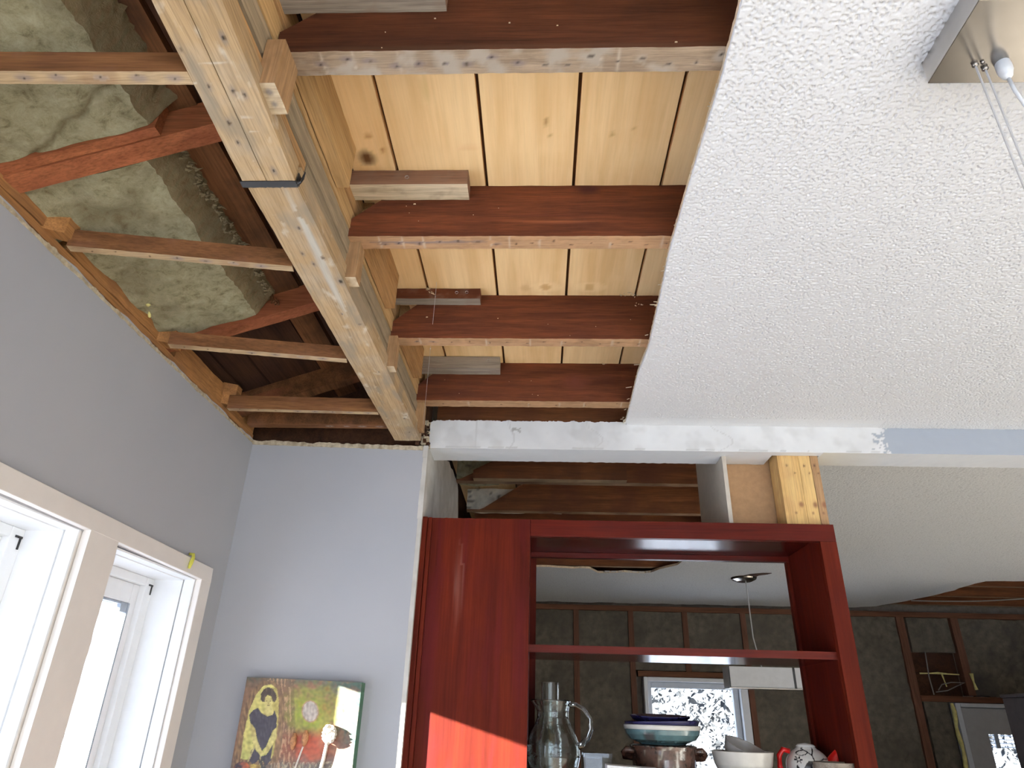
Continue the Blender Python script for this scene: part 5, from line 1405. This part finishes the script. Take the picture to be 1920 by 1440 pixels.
# yellow spray foam between stud and door frame
yfm = MB()
pts = [(2.972+0.006*math.sin(i*1.3), FY-0.018, 0.158-i*0.05) for i in range(16)]
yfm.tube(pts, [0.010+0.006*abs(math.sin(i*2.1)) for i in range(16)], 8)
tag(yfm.build('spray_foam', 'foam', smooth=True), 'yellow spray foam bead down the left side of the kitchen door frame', 'foam')
yf2 = MB()
yf2.tube([(2.80, FY-0.01, 0.352), (2.86, FY-0.012, 0.353), (2.93, FY-0.010, 0.357), (3.0, FY-0.01, 0.352), (3.08, FY-0.01, 0.35)], [0.006, 0.004, 0.008, 0.005, 0.004], 7)
yf2.tube([(2.955, FY-0.012, 0.35), (2.962, FY-0.012, 0.31), (2.97, FY-0.012, 0.265)], [0.006, 0.004, 0.004], 7)
yf2.tube([(3.165, FY-0.015, 0.36), (3.168, FY-0.015, 0.30), (3.175, FY-0.015, 0.25)], [0.014, 0.006, 0.012], 7)
tag(yf2.build('spray_foam', 'foam', smooth=True), 'thin yellow foam streaks across the dark recess above the kitchen door', 'foam')
wi = MB()
wi.tube([(2.87, FY-0.015, 0.50), (2.862, FY-0.02, 0.42), (2.855, FY-0.02, 0.33), (2.862, FY-0.02, 0.21)], 0.004, 6)
wi.tube([(2.90, FY-0.02, 0.24), (2.93, FY-0.03, 0.28), (3.0, FY-0.03, 0.295), (3.10, FY-0.02, 0.295), (3.03, FY-0.03, 0.27), (2.96, FY-0.03, 0.24), (2.88, FY-0.02, 0.228)], 0.0035, 6)
tag(wi.build('electrical_wire', 'wire', smooth=True), 'loose grey wires looped in the dark recess above the kitchen door', 'wire')
wi2 = MB().tube([(2.60+0.10*i, 5.0-0.03*i, 0.790-0.012*math.sin(i*0.45)) for i in range(9)]+[(3.6, 4.7, 0.792), (4.2, 4.6, 0.795)], 0.004, 6)
tag(wi2.build('electrical_wire', 'wire', smooth=True), 'thin pale wire sagging under the broken ceiling at far right', 'wire')
# laths left in the ceiling tear
for i in range(7):
    x = 0.40+i*0.042
    m_ = MB().hexa([(x, 4.235, 0.803), (x+0.030, 4.235, 0.803), (x+0.024, 4.27, 0.803), (x-0.006, 4.27, 0.803), (x, 4.235, 0.808), (x+0.030, 4.235, 0.808), (x+0.024, 4.27, 0.808), (x-0.006, 4.27, 0.808)])
    tag(m_.build('plaster_key', 'wall_side'), 'broken plaster fragment hanging at the edge of the kitchen ceiling tear', 'plaster', 'plaster fragments at the ceiling tear')
# pendant lamp
pd = empty('pendant_lamp', (1.30, 4.30, 0.16), 'boxy pale pendant lamp with chrome canopy hanging in the kitchen, seen through the unit', 'lamp')
MB().lathe([(0.001, 0.0), (0.045, 0.0), (0.072, 0.012), (0.078, 0.022), (0.078, 0.026), (0.001, 0.026)], (1.265, 4.33, 0.776), 36).build('ceiling_canopy', 'steel', pd, smooth=True)
MB().tube([(1.275, 4.33, 0.778), (1.278, 4.33, 0.45), (1.30, 4.31, 0.285)], 0.0035, 8).build('cord', 'cable', pd)
MB().box(1.09, 1.515, 4.255, 4.385, 0.175, 0.285).build('lamp_shade', 'shade', pd, bevel=0.003)
tag(MB().box(1.0905, 1.098, 4.2535, 4.2549, 0.172, 0.285).build('shade_band', 'black', pd), 'dark band')
MB().box(1.455, 1.468, 4.2535, 4.2549, 0.175, 0.285).build('shade_band', 'black', pd)
MB().box(1.088, 1.518, 4.250, 4.390, 0.168, 0.1745).build('lower_rim', 'steel', pd)
hm = MB().prism([(1.215, 4.315), (1.235, 4.27), (1.275, 4.20), (1.33, 4.165), (1.385, 4.16), (1.37, 4.20), (1.33, 4.24), (1.325, 4.30), (1.30, 4.33)], 0.797, 0.7995, 'z')
tag(hm.build('ceiling_scar', 'dark_board'), 'ragged dark patch of torn ceiling beside the pendant lamp canopy', 'patch')
# cupboard and bits at the right edge
tag(MB().box(2.74, 3.6, 4.10, 4.50, -1.62, 0.165).box(2.735, 3.61, 4.09, 4.51, 0.165, 0.185).build('cupboard', 'dark_cab', bevel=0.004), 'dark tall cupboard at the right edge of the photo in the kitchen', 'cupboard')
rk = empty('red_kettle', (2.93, 4.25, 0.185), 'round red kettle on top of the dark cupboard at the right edge', 'kettle')
MB().lathe([(0.001, 0), (0.10, 0), (0.118, 0.03), (0.115, 0.075), (0.09, 0.12), (0.04, 0.14), (0.001, 0.142)], (2.93, 4.25, 0.186), 32).build('kettle_body', 'red_fabric', rk, smooth=True)
MB().tube([(2.86, 4.25, 0.30), (2.87, 4.25, 0.36), (2.93, 4.25, 0.385), (2.99, 4.25, 0.36), (3.0, 4.25, 0.30)], 0.008, 8).build('handle', 'black', rk, smooth=True)
tag(MB().box(2.44, 3.0, 3.80, 3.86, -0.60, -0.165).build('white_board', 'white_plastic'), 'pale flat panel in front of the kitchen door, cut off at the bottom right corner', 'panel')

# ================================================================== OUTSIDE the kitchen window: frosted shrubs
shr = MB(); rnd = random.Random(77)
MAT['leaf_frost'] = plain('frosted_leaves', (0.030, 0.033, 0.036), 0.9, nz=0.45, nscale=6)
for i in range(15000):
    x = -0.6+rnd.random()*7.6; y = 9.2+rnd.random()*1.6; z = -1.95+rnd.random()*4.2; s = 0.025+0.07*rnd.random()**2
    a = rnd.random()*PI; b = rnd.random()*PI
    u = Vector((math.cos(a), math.sin(a)*0.4, math.sin(b))).normalized()*s; w = Vector((-math.sin(a), 0.3, math.cos(b))).normalized()*s*0.6
    c = Vector((x, y, z))
    shr.add([c-u, c-w*0.8, c+u, c+w*0.8], [(0, 1, 2, 3)])
tag(shr.build('shrub_foliage', 'leaf_frost'), 'pale frosted foliage outside the kitchen window', 'foliage', kind='stuff')
